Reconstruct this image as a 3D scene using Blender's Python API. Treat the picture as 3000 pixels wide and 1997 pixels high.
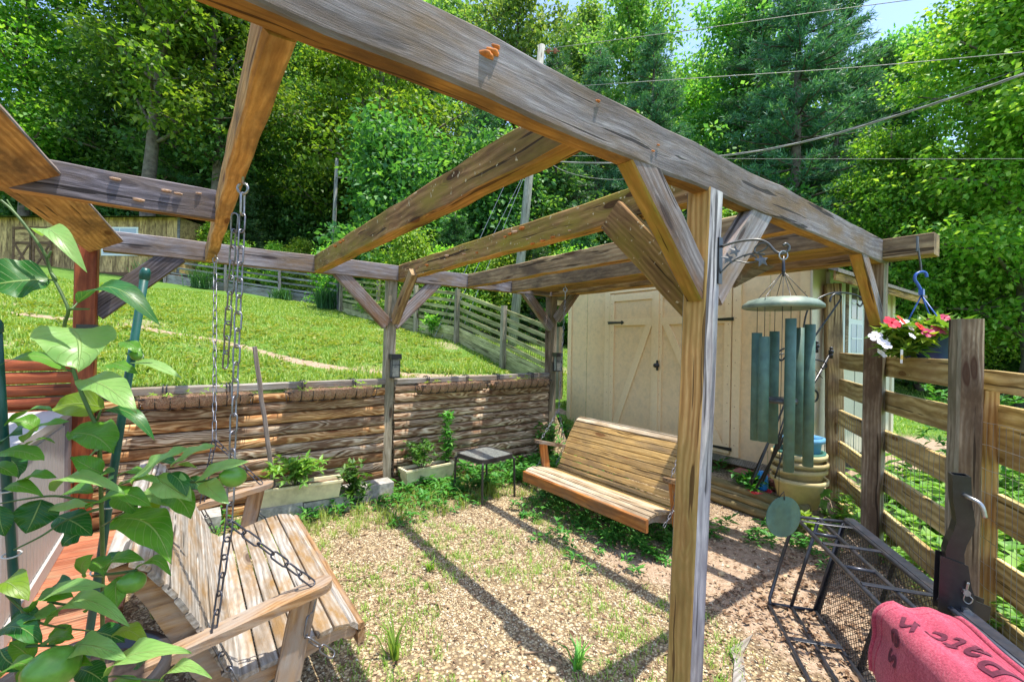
import bpy, bmesh, math, random
import numpy as np
from mathutils import Vector, Matrix
for _o in list(bpy.data.objects): bpy.data.objects.remove(_o)
rnd = random.Random(7); rng = np.random.default_rng(7)
scene = bpy.context.scene
COL = scene.collection
R = math.radians
# ---------------------------------------------------------------- camera
CAM = Vector((-1.775, -0.977, 1.6)); FPX = 1290.0; ROLL = R(1.0); CY0 = 1002.0
RT = Vector((.804, -.595, 0)).normalized(); FW = Vector((.595, .804, 0)).normalized(); UPV = Vector((0, 0, 1))
cd = bpy.data.cameras.new('camera'); cam = bpy.data.objects.new('camera', cd); COL.objects.link(cam)
cd.sensor_width = 36; cd.lens = FPX / 3000 * 36; cd.shift_y = (CY0 - 998.5) / 3000; cd.clip_start = .05; cd.clip_end = 600
_r = RT * math.cos(ROLL) + UPV * math.sin(ROLL); _u = -RT * math.sin(ROLL) + UPV * math.cos(ROLL)
cam.matrix_world = Matrix(((_r.x, _u.x, -FW.x, CAM.x), (_r.y, _u.y, -FW.y, CAM.y), (_r.z, _u.z, -FW.z, CAM.z), (0, 0, 0, 1)))
scene.camera = cam
# ---------------------------------------------------------------- sky, sun, exposure
SUN_DIR = Vector((.16, -.165, 1.0)).normalized()
world = bpy.data.worlds.new('World'); scene.world = world; world.use_nodes = True
_wn = world.node_tree; _wn.nodes.clear()
_sky = _wn.nodes.new('ShaderNodeTexSky'); _sky.sky_type = 'NISHITA'; _sky.sun_disc = False
_sky.sun_elevation = math.asin(SUN_DIR.z); _sky.sun_rotation = math.atan2(SUN_DIR.x, SUN_DIR.y)
_sky.air_density = 1.0; _sky.dust_density = 1.0; _sky.ozone_density = 1.5
_bg = _wn.nodes.new('ShaderNodeBackground'); _bg.inputs[1].default_value = .15
_wo = _wn.nodes.new('ShaderNodeOutputWorld')
_wn.links.new(_sky.outputs[0], _bg.inputs[0]); _wn.links.new(_bg.outputs[0], _wo.inputs[0])
sl = bpy.data.lights.new('sun', 'SUN'); sl.energy = 3.05; sl.angle = R(.53); sl.color = (1, .95, .86)
so = bpy.data.objects.new('sun', sl); COL.objects.link(so)
so.rotation_euler = SUN_DIR.to_track_quat('Z', 'Y').to_euler(); so.location = (0, 0, 30)
scene.view_settings.view_transform = 'Standard'; scene.view_settings.look = 'None'
scene.view_settings.exposure = 1.36; scene.view_settings.gamma = 1.0; scene.view_settings.use_curve_mapping = False
scene.render.engine = 'CYCLES'
try:
    scene.cycles.max_bounces = 6; scene.cycles.diffuse_bounces = 4; scene.cycles.transmission_bounces = 4; scene.cycles.transparent_max_bounces = 6
except Exception: pass

# ---------------------------------------------------------------- helpers
def V3(*a): return Vector(a)
def at(px, py, d):
    """world point seen at photo position (px, py), d metres in front of the camera"""
    a = px - 1500; b = -(py - CY0)
    A = a * math.cos(ROLL) - b * math.sin(ROLL); B = a * math.sin(ROLL) + b * math.cos(ROLL)
    return CAM + FW * d + RT * (A / FPX * d) + UPV * (B / FPX * d)
WM = {}
def put(o, m=None, parent=None):
    m = m or Matrix.Identity(4)
    COL.objects.link(o); o.matrix_basis = m
    if parent is not None:
        o.parent = parent; o.matrix_parent_inverse = WM[parent].inverted()
    WM[o] = m
    return o
def tag(o, label, cat=None, group=None, kind=None):
    if label: o['label'] = label
    if cat: o['category'] = cat
    if group: o['group'] = group
    if kind: o['kind'] = kind
    return o
def thing(name, loc, label, cat, group=None):
    o = bpy.data.objects.new(name, None); o.empty_display_size = .1
    put(o, Matrix.Translation(Vector(loc))); return tag(o, label, cat, group)
class MB:
    def __init__(s): s.v = []; s.f = []; s.mi = []; s.sm = []
    def add(s, v, f, mi=0, smooth=False):
        n = len(s.v); s.v += [tuple(x) for x in v]
        for q in f:
            s.f.append([i + n for i in q]); s.mi.append(mi); s.sm.append(smooth)
    def mesh(s, name, mats):
        m = bpy.data.meshes.new(name); m.from_pydata(s.v, [], s.f)
        for a in (mats if isinstance(mats, (list, tuple)) else [mats]): m.materials.append(a)
        m.polygons.foreach_set('material_index', s.mi); m.polygons.foreach_set('use_smooth', s.sm); m.update()
        return m
    def obj(s, name, mats, parent=None, m=None):
        return put(bpy.data.objects.new(name, s.mesh(name, mats)), m, parent)
    def box(s, a, b, mi=0, ch=0):
        x0, y0, z0 = a; x1, y1, z1 = b
        v = [(x0, y0, z0), (x1, y0, z0), (x1, y1, z0), (x0, y1, z0), (x0, y0, z1), (x1, y0, z1), (x1, y1, z1), (x0, y1, z1)]
        s.add(v, [(3, 2, 1, 0), (4, 5, 6, 7), (0, 1, 5, 4), (1, 2, 6, 5), (2, 3, 7, 6), (3, 0, 4, 7)], mi)
    def tube(s, pts, r, n=8, mi=0, cap=True, closed=False, smooth=True):
        pts = [Vector(p) for p in pts]; N = len(pts); rs = r if isinstance(r, (list, tuple)) else [r] * N
        T = []
        for i in range(N):
            a = pts[(i - 1) % N] if (i > 0 or closed) else pts[0]; b = pts[(i + 1) % N] if (i < N - 1 or closed) else pts[-1]
            T.append((b - a).normalized())
        nv = T[0].orthogonal().normalized(); V = []
        for i in range(N):
            nv = (nv - T[i] * nv.dot(T[i]))
            nv = nv.normalized() if nv.length > 1e-6 else T[i].orthogonal().normalized()
            bv = T[i].cross(nv)
            for k in range(n):
                a = 2 * math.pi * k / n; V.append(pts[i] + (nv * math.cos(a) + bv * math.sin(a)) * rs[i])
        F = []
        for i in range(N if closed else N - 1):
            j = (i + 1) % N
            for k in range(n):
                l = (k + 1) % n; F.append((i * n + k, i * n + l, j * n + l, j * n + k))
        if cap and not closed: F += [tuple(reversed(range(n))), tuple(range((N - 1) * n, N * n))]
        s.add(V, F, mi, smooth)
    def lathe(s, prof, n=24, c=(0, 0, 0), mi=0, smooth=True, ax=None):
        V = []; F = []; c = Vector(c)
        for (r, z) in prof:
            for k in range(n):
                a = 2 * math.pi * k / n; V.append(c + Vector((r * math.cos(a), r * math.sin(a), z)))
        for i in range(len(prof) - 1):
            for k in range(n):
                l = (k + 1) % n; F.append((i * n + k, i * n + l, (i + 1) * n + l, (i + 1) * n + k))
        s.add(V, F, mi, smooth)
    def sphere(s, c, r, n=10, m=7, mi=0, sc=(1, 1, 1)):
        V = []; F = []
        for i in range(m + 1):
            th = math.pi * i / m
            for k in range(n):
                a = 2 * math.pi * k / n
                V.append((c[0] + r * sc[0] * math.sin(th) * math.cos(a), c[1] + r * sc[1] * math.sin(th) * math.sin(a), c[2] - r * sc[2] * math.cos(th)))
        for i in range(m):
            for k in range(n):
                l = (k + 1) % n; F.append((i * n + k, i * n + l, (i + 1) * n + l, (i + 1) * n + k))
        s.add(V, F, mi, True)
def orient(p0, p1, up=(0, 0, 1)):
    p0 = Vector(p0); p1 = Vector(p1); x = (p1 - p0).normalized(); up = Vector(up)
    z = (up - x * up.dot(x)).normalized(); y = z.cross(x); c = (p0 + p1) / 2
    return Matrix(((x.x, y.x, z.x, c.x), (x.y, y.y, z.y, c.y), (x.z, y.z, z.z, c.z), (0, 0, 0, 1))), (p1 - p0).length
def beam(name, p0, p1, w, h, mats, parent=None, up=(0, 0, 1), seg=5, wob=.0025, ch=.006, skew=(0, 0)):
    """rough sawn timber: local X along its length, w across, h high; mats = one or (bottom, +Y, top, -Y)"""
    M, L = orient(p0, p1, up)
    if not isinstance(mats, (list, tuple)): mats = (mats,) * 4
    uniq = []
    for a in mats:
        if a not in uniq: uniq.append(a)
    b = MB(); V = []; a, c = w / 2, h / 2
    ring = [(-a + ch, -c), (a - ch, -c), (a, -c + ch), (a, c - ch), (a - ch, c), (-a + ch, c), (-a, c - ch), (-a, -c + ch)]
    for i in range(seg + 1):
        x = -L / 2 + L * i / seg; oy = rnd.uniform(-wob, wob) if 0 < i < seg else 0; oz = rnd.uniform(-wob, wob) if 0 < i < seg else 0
        for (y, z) in ring:
            xx = x
            if i == 0: xx += skew[0] * z
            if i == seg: xx += skew[1] * z
            V.append((xx, y + oy + rnd.uniform(-wob, wob) * .4, z + oz + rnd.uniform(-wob, wob) * .4))
    b.v = [tuple(q) for q in V]
    sid = [0, 0, 1, 1, 2, 2, 3, 3]
    for i in range(seg):
        for k in range(8):
            l = (k + 1) % 8
            b.f.append([i * 8 + k, i * 8 + l, (i + 1) * 8 + l, (i + 1) * 8 + k]); b.mi.append(uniq.index(mats[sid[k]])); b.sm.append(False)
    b.f.append(list(reversed(range(8)))); b.mi.append(uniq.index(mats[1])); b.sm.append(False)
    b.f.append(list(range(seg * 8, seg * 8 + 8))); b.mi.append(uniq.index(mats[1])); b.sm.append(False)
    # winding: make outward
    b.f = [list(reversed(q)) for q in b.f] if False else b.f
    return b.obj(name, uniq, parent, M)
def npmesh(name, V, F, mat, smooth=False):
    V = np.asarray(V, dtype=np.float32).reshape(-1, 3); F = np.asarray(F, dtype=np.int32); k = F.shape[1]
    m = bpy.data.meshes.new(name); m.vertices.add(len(V)); m.vertices.foreach_set('co', V.ravel())
    m.loops.add(F.size); m.loops.foreach_set('vertex_index', F.ravel())
    m.polygons.add(len(F)); m.polygons.foreach_set('loop_start', np.arange(0, F.size, k, dtype=np.int32))
    if smooth: m.polygons.foreach_set('use_smooth', np.ones(len(F), dtype=bool))
    for a in (mat if isinstance(mat, (list, tuple)) else [mat]): m.materials.append(a)
    m.update(calc_edges=True); m.validate()
    return m
def nrm(a): return a / np.maximum(np.linalg.norm(a, axis=-1, keepdims=True), 1e-9)
def leaf_arrays(P, D, N, L, W, fold=.15, droop=.12):
    """many folded leaves: base P, axis D, normal N (n,3), length L, width W (n,) -> verts, tris"""
    D = nrm(D); S = nrm(np.cross(D, N)); N = np.cross(S, D); L = L[:, None]; W = W[:, None]
    n = len(P)
    m1 = P + D * L * .42
    tip = P + D * L - N * L * droop
    r = m1 + S * W * .5 + N * W * fold; l = m1 - S * W * .5 + N * W * fold
    V = np.stack([P, r, tip, l], 1)
    F = np.array([[0, 1, 2], [0, 2, 3]])[None] + (np.arange(n) * 4)[:, None, None]
    return V.reshape(-1, 3), F.reshape(-1, 3)
def blade_arrays(P, D, Hh, W, lean):
    """grass blades: base P, lean direction D (n,2), height, width, lean amount; 3 triangles each"""
    n = len(P); D3 = np.concatenate([nrm(D), np.zeros((n, 1))], 1); S = np.stack([-D3[:, 1], D3[:, 0], np.zeros(n)], 1)
    up = np.array([0, 0, 1.0]); H = Hh[:, None]; w = W[:, None] / 2; ln = lean[:, None]
    m = P + up * H * .6 + D3 * H * ln * .35; t = P + up * H * (1 - .3 * ln) + D3 * H * ln
    V = np.stack([P - S * w, P + S * w, m + S * w * .8, m - S * w * .8, t], 1)
    F = np.array([[0, 1, 2], [0, 2, 3], [3, 2, 4]])[None] + (np.arange(n) * 5)[:, None, None]
    return V.reshape(-1, 3), F.reshape(-1, 3)
def joinVF(parts):
    Vs, Fs, o = [], [], 0
    for V, F in parts: Vs.append(V); Fs.append(F + o); o += len(V)
    return np.concatenate(Vs), np.concatenate(Fs)
# ---------------------------------------------------------------- materials
class NT:
    def __init__(s, name):
        s.m = bpy.data.materials.new(name); s.m.use_nodes = True; s.t = s.m.node_tree; s.t.nodes.clear()
        s.out = s.n('ShaderNodeOutputMaterial')
    def n(s, typ, **kw):
        x = s.t.nodes.new(typ)
        for k, v in kw.items(): setattr(x, k, v)
        return x
    def l(s, a, b): s.t.links.new(a, b)
    def val(s, sock, v):
        if hasattr(v, 'is_output') or isinstance(v, bpy.types.NodeSocket): s.l(v, sock)
        else: sock.default_value = v
    def math(s, op, a, b=0.0, c=None, clamp=False):
        x = s.n('ShaderNodeMath', operation=op, use_clamp=clamp); s.val(x.inputs[0], a); s.val(x.inputs[1], b)
        if c is not None: s.val(x.inputs[2], c)
        return x.outputs[0]
    def vmath(s, op, a, b):
        x = s.n('ShaderNodeVectorMath', operation=op); s.val(x.inputs[0], a); s.val(x.inputs[1], b); return x.outputs[0]
    def noise(s, vec, scale, detail=4, rough=.55, dist=0):
        x = s.n('ShaderNodeTexNoise'); s.l(vec, x.inputs['Vector']); x.inputs['Scale'].default_value = scale
        x.inputs['Detail'].default_value = detail; x.inputs['Roughness'].default_value = rough; x.inputs['Distortion'].default_value = dist
        return x.outputs['Fac']
    def ramp(s, fac, stops, interp='LINEAR'):
        x = s.n('ShaderNodeValToRGB'); e = x.color_ramp.elements; x.color_ramp.interpolation = interp
        while len(e) < len(stops): e.new(.5)
        for i, (p, c) in enumerate(stops):
            e[i].position = p; e[i].color = (c[0], c[1], c[2], 1) if not isinstance(c, (int, float)) else (c, c, c, 1)
        s.val(x.inputs[0], fac); return x.outputs[0]
    def mix(s, fac, a, b, mode='MIX'):
        x = s.n('ShaderNodeMix', data_type='RGBA', blend_type=mode); s.val(x.inputs[0], fac)
        s.val(x.inputs[6], a if not isinstance(a, tuple) else (*a, 1) if len(a) == 3 else a)
        s.val(x.inputs[7], b if not isinstance(b, tuple) else (*b, 1) if len(b) == 3 else b)
        return x.outputs[2]
    def mapping(s, vec, scale):
        x = s.n('ShaderNodeMapping'); s.l(vec, x.inputs[0]); x.inputs['Scale'].default_value = scale; return x.outputs[0]
    def objco(s, rand=True):
        tc = s.n('ShaderNodeTexCoord'); v = tc.outputs['Object']
        if rand:
            oi = s.n('ShaderNodeObjectInfo'); k = s.math('MULTIPLY', oi.outputs['Random'], 31.7)
            cb = s.n('ShaderNodeCombineXYZ'); s.l(k, cb.inputs[0]); s.l(s.math('MULTIPLY', oi.outputs['Random'], 3.1), cb.inputs[1]); s.l(s.math('MULTIPLY', oi.outputs['Random'], 1.7), cb.inputs[2])
            v = s.vmath('ADD', v, cb.outputs[0]); s.rand = oi.outputs['Random']
        return v
    def principled(s, col, rough=.7, bump=None, bstr=.3, bdist=.01, metal=0, spec=.5):
        p = s.n('ShaderNodeBsdfPrincipled'); s.val(p.inputs['Base Color'], col if not isinstance(col, tuple) else (*col, 1))
        s.val(p.inputs['Roughness'], rough); p.inputs['Metallic'].default_value = metal; p.inputs['Specular IOR Level'].default_value = spec
        if bump is not None:
            b = s.n('ShaderNodeBump'); s.l(bump, b.inputs['Height']); b.inputs['Strength'].default_value = bstr; b.inputs['Distance'].default_value = bdist
            s.l(b.outputs[0], p.inputs['Normal'])
        return p.outputs[0]
    def done(s, sh): s.l(sh, s.out.inputs[0]); return s.m
def wood(name, dark, mid, light, patch=None, pamt=.5, pscale=2.5, gs=1.0, rough=.85, bstr=.5, knots=True, ring=.5, spots=None, tint=.25, warpk=.045):
    """timber grained along local X; patch = second weathering colour in patches"""
    t = NT(name); v = t.objco()
    warp = t.noise(t.mapping(v, (1.2, 5, 5)), 1.6, 2)
    wv = t.n('ShaderNodeCombineXYZ'); k = t.math('MULTIPLY', t.math('SUBTRACT', warp, .5), warpk); t.l(k, wv.inputs[1]); t.l(k, wv.inputs[2])
    v2 = t.vmath('ADD', v, wv.outputs[0])
    fine = t.noise(t.mapping(v2, (4.2 * gs, 95 * gs, 95 * gs)), 1.6, 7, .7)
    mid_n = t.noise(t.mapping(v2, (1.5 * gs, 30 * gs, 30 * gs)), 1.7, 6, .7, .35)
    w = t.n('ShaderNodeTexWave', wave_type='RINGS', rings_direction='X'); t.l(t.mapping(v2, (.06, 1, 1)), w.inputs['Vector'])
    w.inputs['Scale'].default_value = 15 * gs; w.inputs['Distortion'].default_value = 1.6; w.inputs['Detail'].default_value = 2; w.inputs['Detail Scale'].default_value = 1.2
    g = t.math('ADD', t.math('MULTIPLY', fine, .5), t.math('MULTIPLY', mid_n, .5))
    g = t.math('ADD', t.math('MULTIPLY', g, 1 - ring * .3), t.math('MULTIPLY', w.outputs['Fac'], ring * .3))
    col = t.ramp(g, [(.30, dark), (.5, mid), (.70, light)])
    if patch:
        pn = t.noise(t.mapping(v, (1, 2.5, 2.5)), pscale, 5, .65)
        pf = t.ramp(pn, [(.5 - .12 + (.5 - pamt) * .3, 0.0), (.5 + .12 + (.5 - pamt) * .3, 1.0)])
        col = t.mix(pf, col, t.mix(t.math('MULTIPLY', fine, .8), patch, tuple(c * .45 for c in patch)))
    h = t.math('MULTIPLY', fine, 1.0)
    if knots:
        vo = t.n('ShaderNodeTexVoronoi', feature='F1'); t.l(t.mapping(v2, (1.7, 7, 7)), vo.inputs['Vector']); vo.inputs['Scale'].default_value = 1.0; vo.inputs['Randomness'].default_value = 1
        halo = t.ramp(vo.outputs['Distance'], [(.16, 1.0), (.34, 0.0)]); rg = t.math('SINE', t.math('MULTIPLY', vo.outputs['Distance'], 90))
        col = t.mix(t.math('MULTIPLY', halo, t.math('ADD', t.math('MULTIPLY', rg, .22), .28)), col, tuple(c * .8 for c in dark))
        kd = t.ramp(vo.outputs['Distance'], [(.10, 1.0), (.15, 0.0)])
        col = t.mix(t.math('MULTIPLY', kd, .85), col, (dark[0] * .5, dark[1] * .35, dark[2] * .3)); h = t.math('SUBTRACT', h, t.math('MULTIPLY', kd, .5))
    st_ = t.noise(t.mapping(v, (.9, 3.5, 3.5)), 1.3, 5, .7); col = t.mix(t.ramp(st_, [(.34, .5), (.52, 0.0)]), col, tuple(c * .55 for c in dark))
    # drying cracks
    cr = t.noise(t.mapping(v2, (1.0, 34, 34)), 1.1, 2, .5); crk = t.ramp(cr, [(.325, 1.0), (.36, 0.0)])
    col = t.mix(t.math('MULTIPLY', crk, .85), col, tuple(c * .25 for c in dark)); h = t.math('SUBTRACT', h, t.math('MULTIPLY', crk, .8))
    if spots:
        sp = t.noise(v, 38, 2, .5); col = t.mix(t.ramp(sp, [(.68, 0.0), (.72, 1.0)]), col, spots)
    hv = t.n('ShaderNodeHueSaturation'); t.val(hv.inputs['Value'], t.math('ADD', t.math('MULTIPLY', t.rand, tint * 2), 1 - tint)); t.l(col, hv.inputs['Color'])
    return t.done(t.principled(hv.outputs[0], rough, h, bstr, .006, spec=.25))
def plain(name, col, rough=.6, metal=0, noise=.15, nscale=20, bstr=.1, spec=.5, stain=None, samt=.4):
    t = NT(name); v = t.objco(); n = t.noise(v, nscale, 5)
    c = t.ramp(n, [(.3, tuple(x * (1 - noise) for x in col)), (.7, tuple(min(1, x * (1 + noise)) for x in col))])
    if stain:
        c = t.mix(t.math('MULTIPLY', t.ramp(t.noise(v, nscale * .35, 6, .65), [(.48, 0.0), (.62, 1.0)]), samt), c, stain)
    return t.done(t.principled(c, rough, n, bstr, .004, metal, spec))
def leafmat(name, a, b, c=None, trans=.35, rough=.5, spec=.4, gloss=1):
    """foliage: colour varies leaf by leaf, light passes through"""
    t = NT(name); g = t.n('ShaderNodeNewGeometry'); oi = t.n('ShaderNodeObjectInfo')
    stops = [(0, a), (1, b)] if c is None else [(0, a), (.55, b), (1, c)]
    col = t.ramp(g.outputs['Random Per Island'], stops)
    hv = t.n('ShaderNodeHueSaturation'); t.l(col, hv.inputs['Color']); t.val(hv.inputs['Value'], t.math('ADD', t.math('MULTIPLY', oi.outputs['Random'], .5), .75)); t.val(hv.inputs['Hue'], t.math('ADD', t.math('MULTIPLY', oi.outputs['Random'], .05), .475))
    p = t.principled(hv.outputs[0], rough, spec=spec); tr = t.n('ShaderNodeBsdfTranslucent')
    t.l(t.mix(1.0, hv.outputs[0], (1.25, 1.2, .45), 'MULTIPLY'), tr.inputs[0])
    mx = t.n('ShaderNodeMixShader'); mx.inputs[0].default_value = trans; t.l(p, mx.inputs[1]); t.l(tr.outputs[0], mx.inputs[2])
    return t.done(mx.outputs[0])
M = {}
M['beam_grey'] = wood('weathered_grey_timber', (.10, .085, .085), (.28, .25, .26), (.50, .47, .48), (.31, .21, .13), .42, ring=.35)
M['beam_under'] = wood('warm_brown_timber_underside', (.28, .12, .025), (.56, .29, .07), (.74, .45, .15), (.22, .13, .06), .35, ring=.3)  # unweathered wood, with warm bounced light put into the colour as well
M['rafter_side'] = wood('mossy_brown_timber', (.085, .04, .014), (.25, .135, .05), (.46, .28, .115), (.31, .24, .035), .42, 2.0, spots=(.5, .42, .25))
M['rafter_pale'] = wood('pale_brown_timber', (.15, .085, .04), (.39, .26, .13), (.58, .43, .24), (.17, .115, .07), .4, 2.2)
M['rafter_under'] = wood('orange_timber_underside', (.24, .10, .025), (.48, .24, .06), (.66, .39, .11), (.34, .27, .04), .35)  # bare rafter wood; part of the orange is bounce light painted in
M['cross_dark'] = wood('dark_purple_grey_timber', (.045, .038, .042), (.13, .115, .13), (.30, .27, .30), (.22, .16, .12), .3)
M['plank_under'] = wood('golden_sawn_plank', (.26, .12, .03), (.52, .29, .085), (.70, .46, .18), (.2, .12, .05), .35, ring=.4)  # sawn wood, its gold deepened to carry warm bounce light from below
M['brace'] = wood('grey_brown_brace', (.10, .085, .085), (.25, .22, .22), (.42, .38, .39), (.25, .13, .06), .35)
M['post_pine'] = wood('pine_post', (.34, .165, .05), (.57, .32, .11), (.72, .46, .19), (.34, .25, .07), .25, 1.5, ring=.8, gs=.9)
M['post_white'] = wood('sunlit_weathered_post_face', (.26, .23, .24), (.52, .48, .48), (.78, .73, .72), (.28, .25, .28), .3)  # weathered grey-white, with the sunlit side's brightness put into the colour
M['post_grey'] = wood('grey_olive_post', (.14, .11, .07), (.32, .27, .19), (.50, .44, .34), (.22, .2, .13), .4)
M['post_brown'] = wood('streaked_brown_post', (.12, .075, .045), (.30, .21, .13), (.48, .38, .27), (.16, .10, .06), .45)
M['red_wood'] = wood('red_stained_timber', (.16, .035, .012), (.36, .085, .03), (.52, .17, .06), (.20, .05, .02), .3, rough=.5, bstr=.25)
M['red_deck'] = wood('red_stained_deck', (.20, .06, .03), (.43, .14, .07), (.60, .27, .16), (.48, .33, .2), .3, rough=.6)
M['log'] = wood('split_log_siding', (.20, .105, .055), (.60, .41, .245), (.86, .70, .50), (.26, .14, .08), .34, 1.8, ring=1.3, tint=.3, warpk=.15)
M['log_warm'] = wood('warm_split_log', (.30, .12, .04), (.68, .37, .14), (.86, .58, .30), (.26, .12, .05), .36, 1.8, ring=1.3, tint=.3, warpk=.15)
M['cap'] = wood('grey_cap_rail', (.15, .13, .11), (.33, .30, .26), (.52, .48, .43), (.3, .22, .14), .3)
M['fence_pine'] = wood('treated_fence_board', (.30, .20, .065), (.58, .43, .17), (.76, .62, .31), (.42, .27, .12), .28, 1.5, ring=.9, gs=.8)
M['fence_back'] = wood('olive_fence_board', (.22, .20, .08), (.48, .45, .21), (.66, .63, .36), (.30, .30, .12), .4)
M['fence_far'] = wood('grey_fence_board', (.12, .11, .11), (.26, .25, .26), (.40, .39, .40), (.2, .17, .14), .3)
M['swing_old'] = wood('bleached_slat', (.15, .125, .10), (.38, .345, .30), (.58, .545, .49), (.37, .22, .085), .34, 3.2, rough=.7, tint=.18)
M['swing_arm'] = wood('flaking_varnish', (.15, .075, .03), (.35, .195, .085), (.50, .33, .18), (.44, .38, .32), .36, 3.0, rough=.6)
M['swing_honey'] = wood('honey_slat', (.28, .15, .045), (.56, .34, .11), (.74, .50, .20), (.36, .24, .12), .35, 2.2, rough=.55, tint=.15)
M['swing_pale'] = wood('sunlit_honey_slat', (.30, .22, .14), (.56, .45, .31), (.74, .64, .5), (.40, .27, .14), .35, 2.5, rough=.6, tint=.12)  # honey slats where the overhead sun strikes, highlights put into the colour
M['swing_red'] = wood('red_brown_varnish', (.20, .06, .02), (.50, .18, .04), (.66, .30, .09), (.3, .18, .1), .3, rough=.4, tint=.1)
M['shed_brown'] = wood('brown_shed_board', (.24, .135, .055), (.60, .40, .17), (.78, .58, .29), (.26, .16, .08), .35)
M['shed_trim_brown'] = wood('dark_shed_trim', (.07, .035, .02), (.16, .09, .05), (.26, .16, .1))
M['pole'] = wood('grey_utility_pole', (.14, .14, .12), (.27, .27, .235), (.40, .40, .36))
M['stake'] = wood('grey_wood_stake', (.14, .11, .09), (.32, .26, .22), (.5, .43, .37))
M['low_log'] = wood('round_log', (.16, .11, .05), (.33, .25, .12), (.48, .40, .22), (.22, .2, .08), .4)
M['fungus'] = plain('orange_bracket_fungus', (.50, .16, .03), .8, noise=.4, nscale=60)
M['fungus_tan'] = plain('tan_bracket_fungus', (.55, .36, .24), .8, noise=.3, nscale=60)
M['cream'] = plain('cream_painted_siding', (.84, .605, .335), .75, noise=.05, nscale=30, bstr=.25, spec=.2, stain=(.62, .46, .28), samt=.4)
M['cream_trim'] = plain('cream_painted_trim', (.88, .655, .375), .65, noise=.05, nscale=25, bstr=.1, spec=.25)
M['cream_side'] = plain('sunlit_cream_siding', (.74, .64, .48), .75, noise=.05, nscale=30, bstr=.25, spec=.2)  # the shed's cream on its sunny side, sunlight put into the colour
M['white'] = plain('white_paint', (.78, .78, .76), .45, noise=.04)
M['white_old'] = plain('grey_white_trim', (.6, .57, .52), .6, noise=.1, stain=(.4, .37, .33))
M['black'] = plain('black_metal', (.012, .013, .015), .3, .0, noise=.3, nscale=40, spec=.6, stain=(.06, .05, .045), samt=.2, bstr=.04)
M['blackblue'] = plain('blue_black_tube', (.035, .04, .055), .3, .3, noise=.3, nscale=30, spec=.6, stain=(.14, .11, .10), samt=.3, bstr=.04)
M['steel'] = plain('galvanised_steel', (.38, .38, .38), .32, .85, noise=.2, nscale=50)
M['chain'] = plain('dull_chain_steel', (.22, .22, .24), .4, .8, noise=.3, nscale=60)
M['chain_dark'] = plain('dark_chain_steel', (.07, .07, .085), .42, .6, noise=.3, nscale=60)
M['bronze'] = plain('dark_bronze', (.10, .10, .095), .4, .6, noise=.3, nscale=40)
M['verdigris'] = plain('verdigris_tube', (.065, .13, .10), .6, .1, noise=.25, nscale=35, bstr=.15, stain=(.08, .13, .075), samt=.6)
M['verdigris_pale'] = plain('pale_verdigris', (.15, .20, .155), .6, .1, noise=.25, nscale=25, stain=(.34, .34, .24), samt=.6)
M['blue_pot'] = plain('navy_plastic', (.02, .035, .14), .35, noise=.15)
M['blue_hanger'] = plain('blue_plastic', (.03, .10, .40), .35, noise=.1)
M['bucket'] = plain('light_blue_plastic', (.14, .38, .62), .4, noise=.12)
M['tub'] = plain('cream_plastic_tub', (.62, .50, .24), .5, noise=.15, nscale=8, stain=(.32, .26, .13), samt=.6)
M['green_pot'] = plain('green_plastic_rim', (.05, .17, .13), .45)
M['planter'] = plain('cream_trough', (.76, .68, .42), .55, noise=.1, stain=(.4, .34, .18), samt=.4)
M['concrete'] = plain('rough_concrete', (.38, .36, .33), .95, noise=.35, nscale=28, bstr=.6, stain=(.2, .2, .14))
M['coir'] = plain('coconut_fibre', (.33, .19, .115), .95, noise=.6, nscale=120, bstr=1.0, stain=(.4, .3, .2), samt=.6)
M['twig'] = plain('dry_twig', (.30, .20, .12), .9, noise=.4)
M['lamp_black'] = plain('black_lamp_plastic', (.015, .016, .02), .3, noise=.2)
M['table_rim'] = plain('dark_table_metal', (.05, .045, .045), .35, .3)
M['table_glass'] = plain('grey_textured_glass', (.17, .18, .17), .2, noise=.35, nscale=90, bstr=.15, stain=(.34, .35, .3), samt=.4)
M['bin'] = plain('grey_resin_box', (.46, .44, .42), .5, noise=.05)
M['bin_dark'] = plain('brown_grey_resin', (.20, .17, .17), .5, noise=.08)
M['stake_green'] = plain('green_coated_stake', (.006, .075, .062), .4, noise=.25, stain=(.05, .14, .12), samt=.3)
M['stem'] = plain('green_stem', (.07, .13, .03), .5, noise=.3, nscale=30)
M['bark'] = plain('grey_brown_bark', (.12, .095, .075), .95, noise=.5, nscale=6, bstr=1.0, stain=(.2, .19, .16))
M['lemon'] = plain('green_lemon', (.11, .26, .03), .35, noise=.2, nscale=40, bstr=.3)
M['soil'] = plain('brown_soil', (.16, .10, .06), .95, noise=.5, nscale=30, bstr=.8)
M['glass'] = plain('dark_window_glass', (.10, .12, .14), .08, noise=.3, nscale=2, spec=.8)
M['blind'] = plain('pale_window_blind', (.36, .42, .52), .3, noise=.05, spec=.7)
M['roof'] = plain('grey_brown_shingle', (.20, .17, .14), .9, noise=.35, nscale=30, bstr=.5)
M['brick'] = plain('red_brown_paver', (.32, .12, .09), .85, noise=.2, nscale=30, bstr=.3)
M['red_plastic'] = plain('red_plastic_tray', (.55, .03, .05), .4)
M['blue_bright'] = plain('bright_blue_plastic', (.02, .30, .72), .35)
M['white_print'] = plain('white_print', (.8, .8, .8), .5, noise=.02)
M['orange_plastic'] = plain('orange_plastic', (.7, .2, .03), .5)
M['wire'] = plain('wire_cable', (.28, .27, .25), .5, .4)
M['mesh_wire'] = plain('galvanised_wire', (.36, .36, .36), .4, .8)
M['tag'] = plain('plant_tag', (.75, .72, .62), .5)
M['tag_yellow'] = plain('plant_tag_print', (.75, .5, .08), .5)
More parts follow.
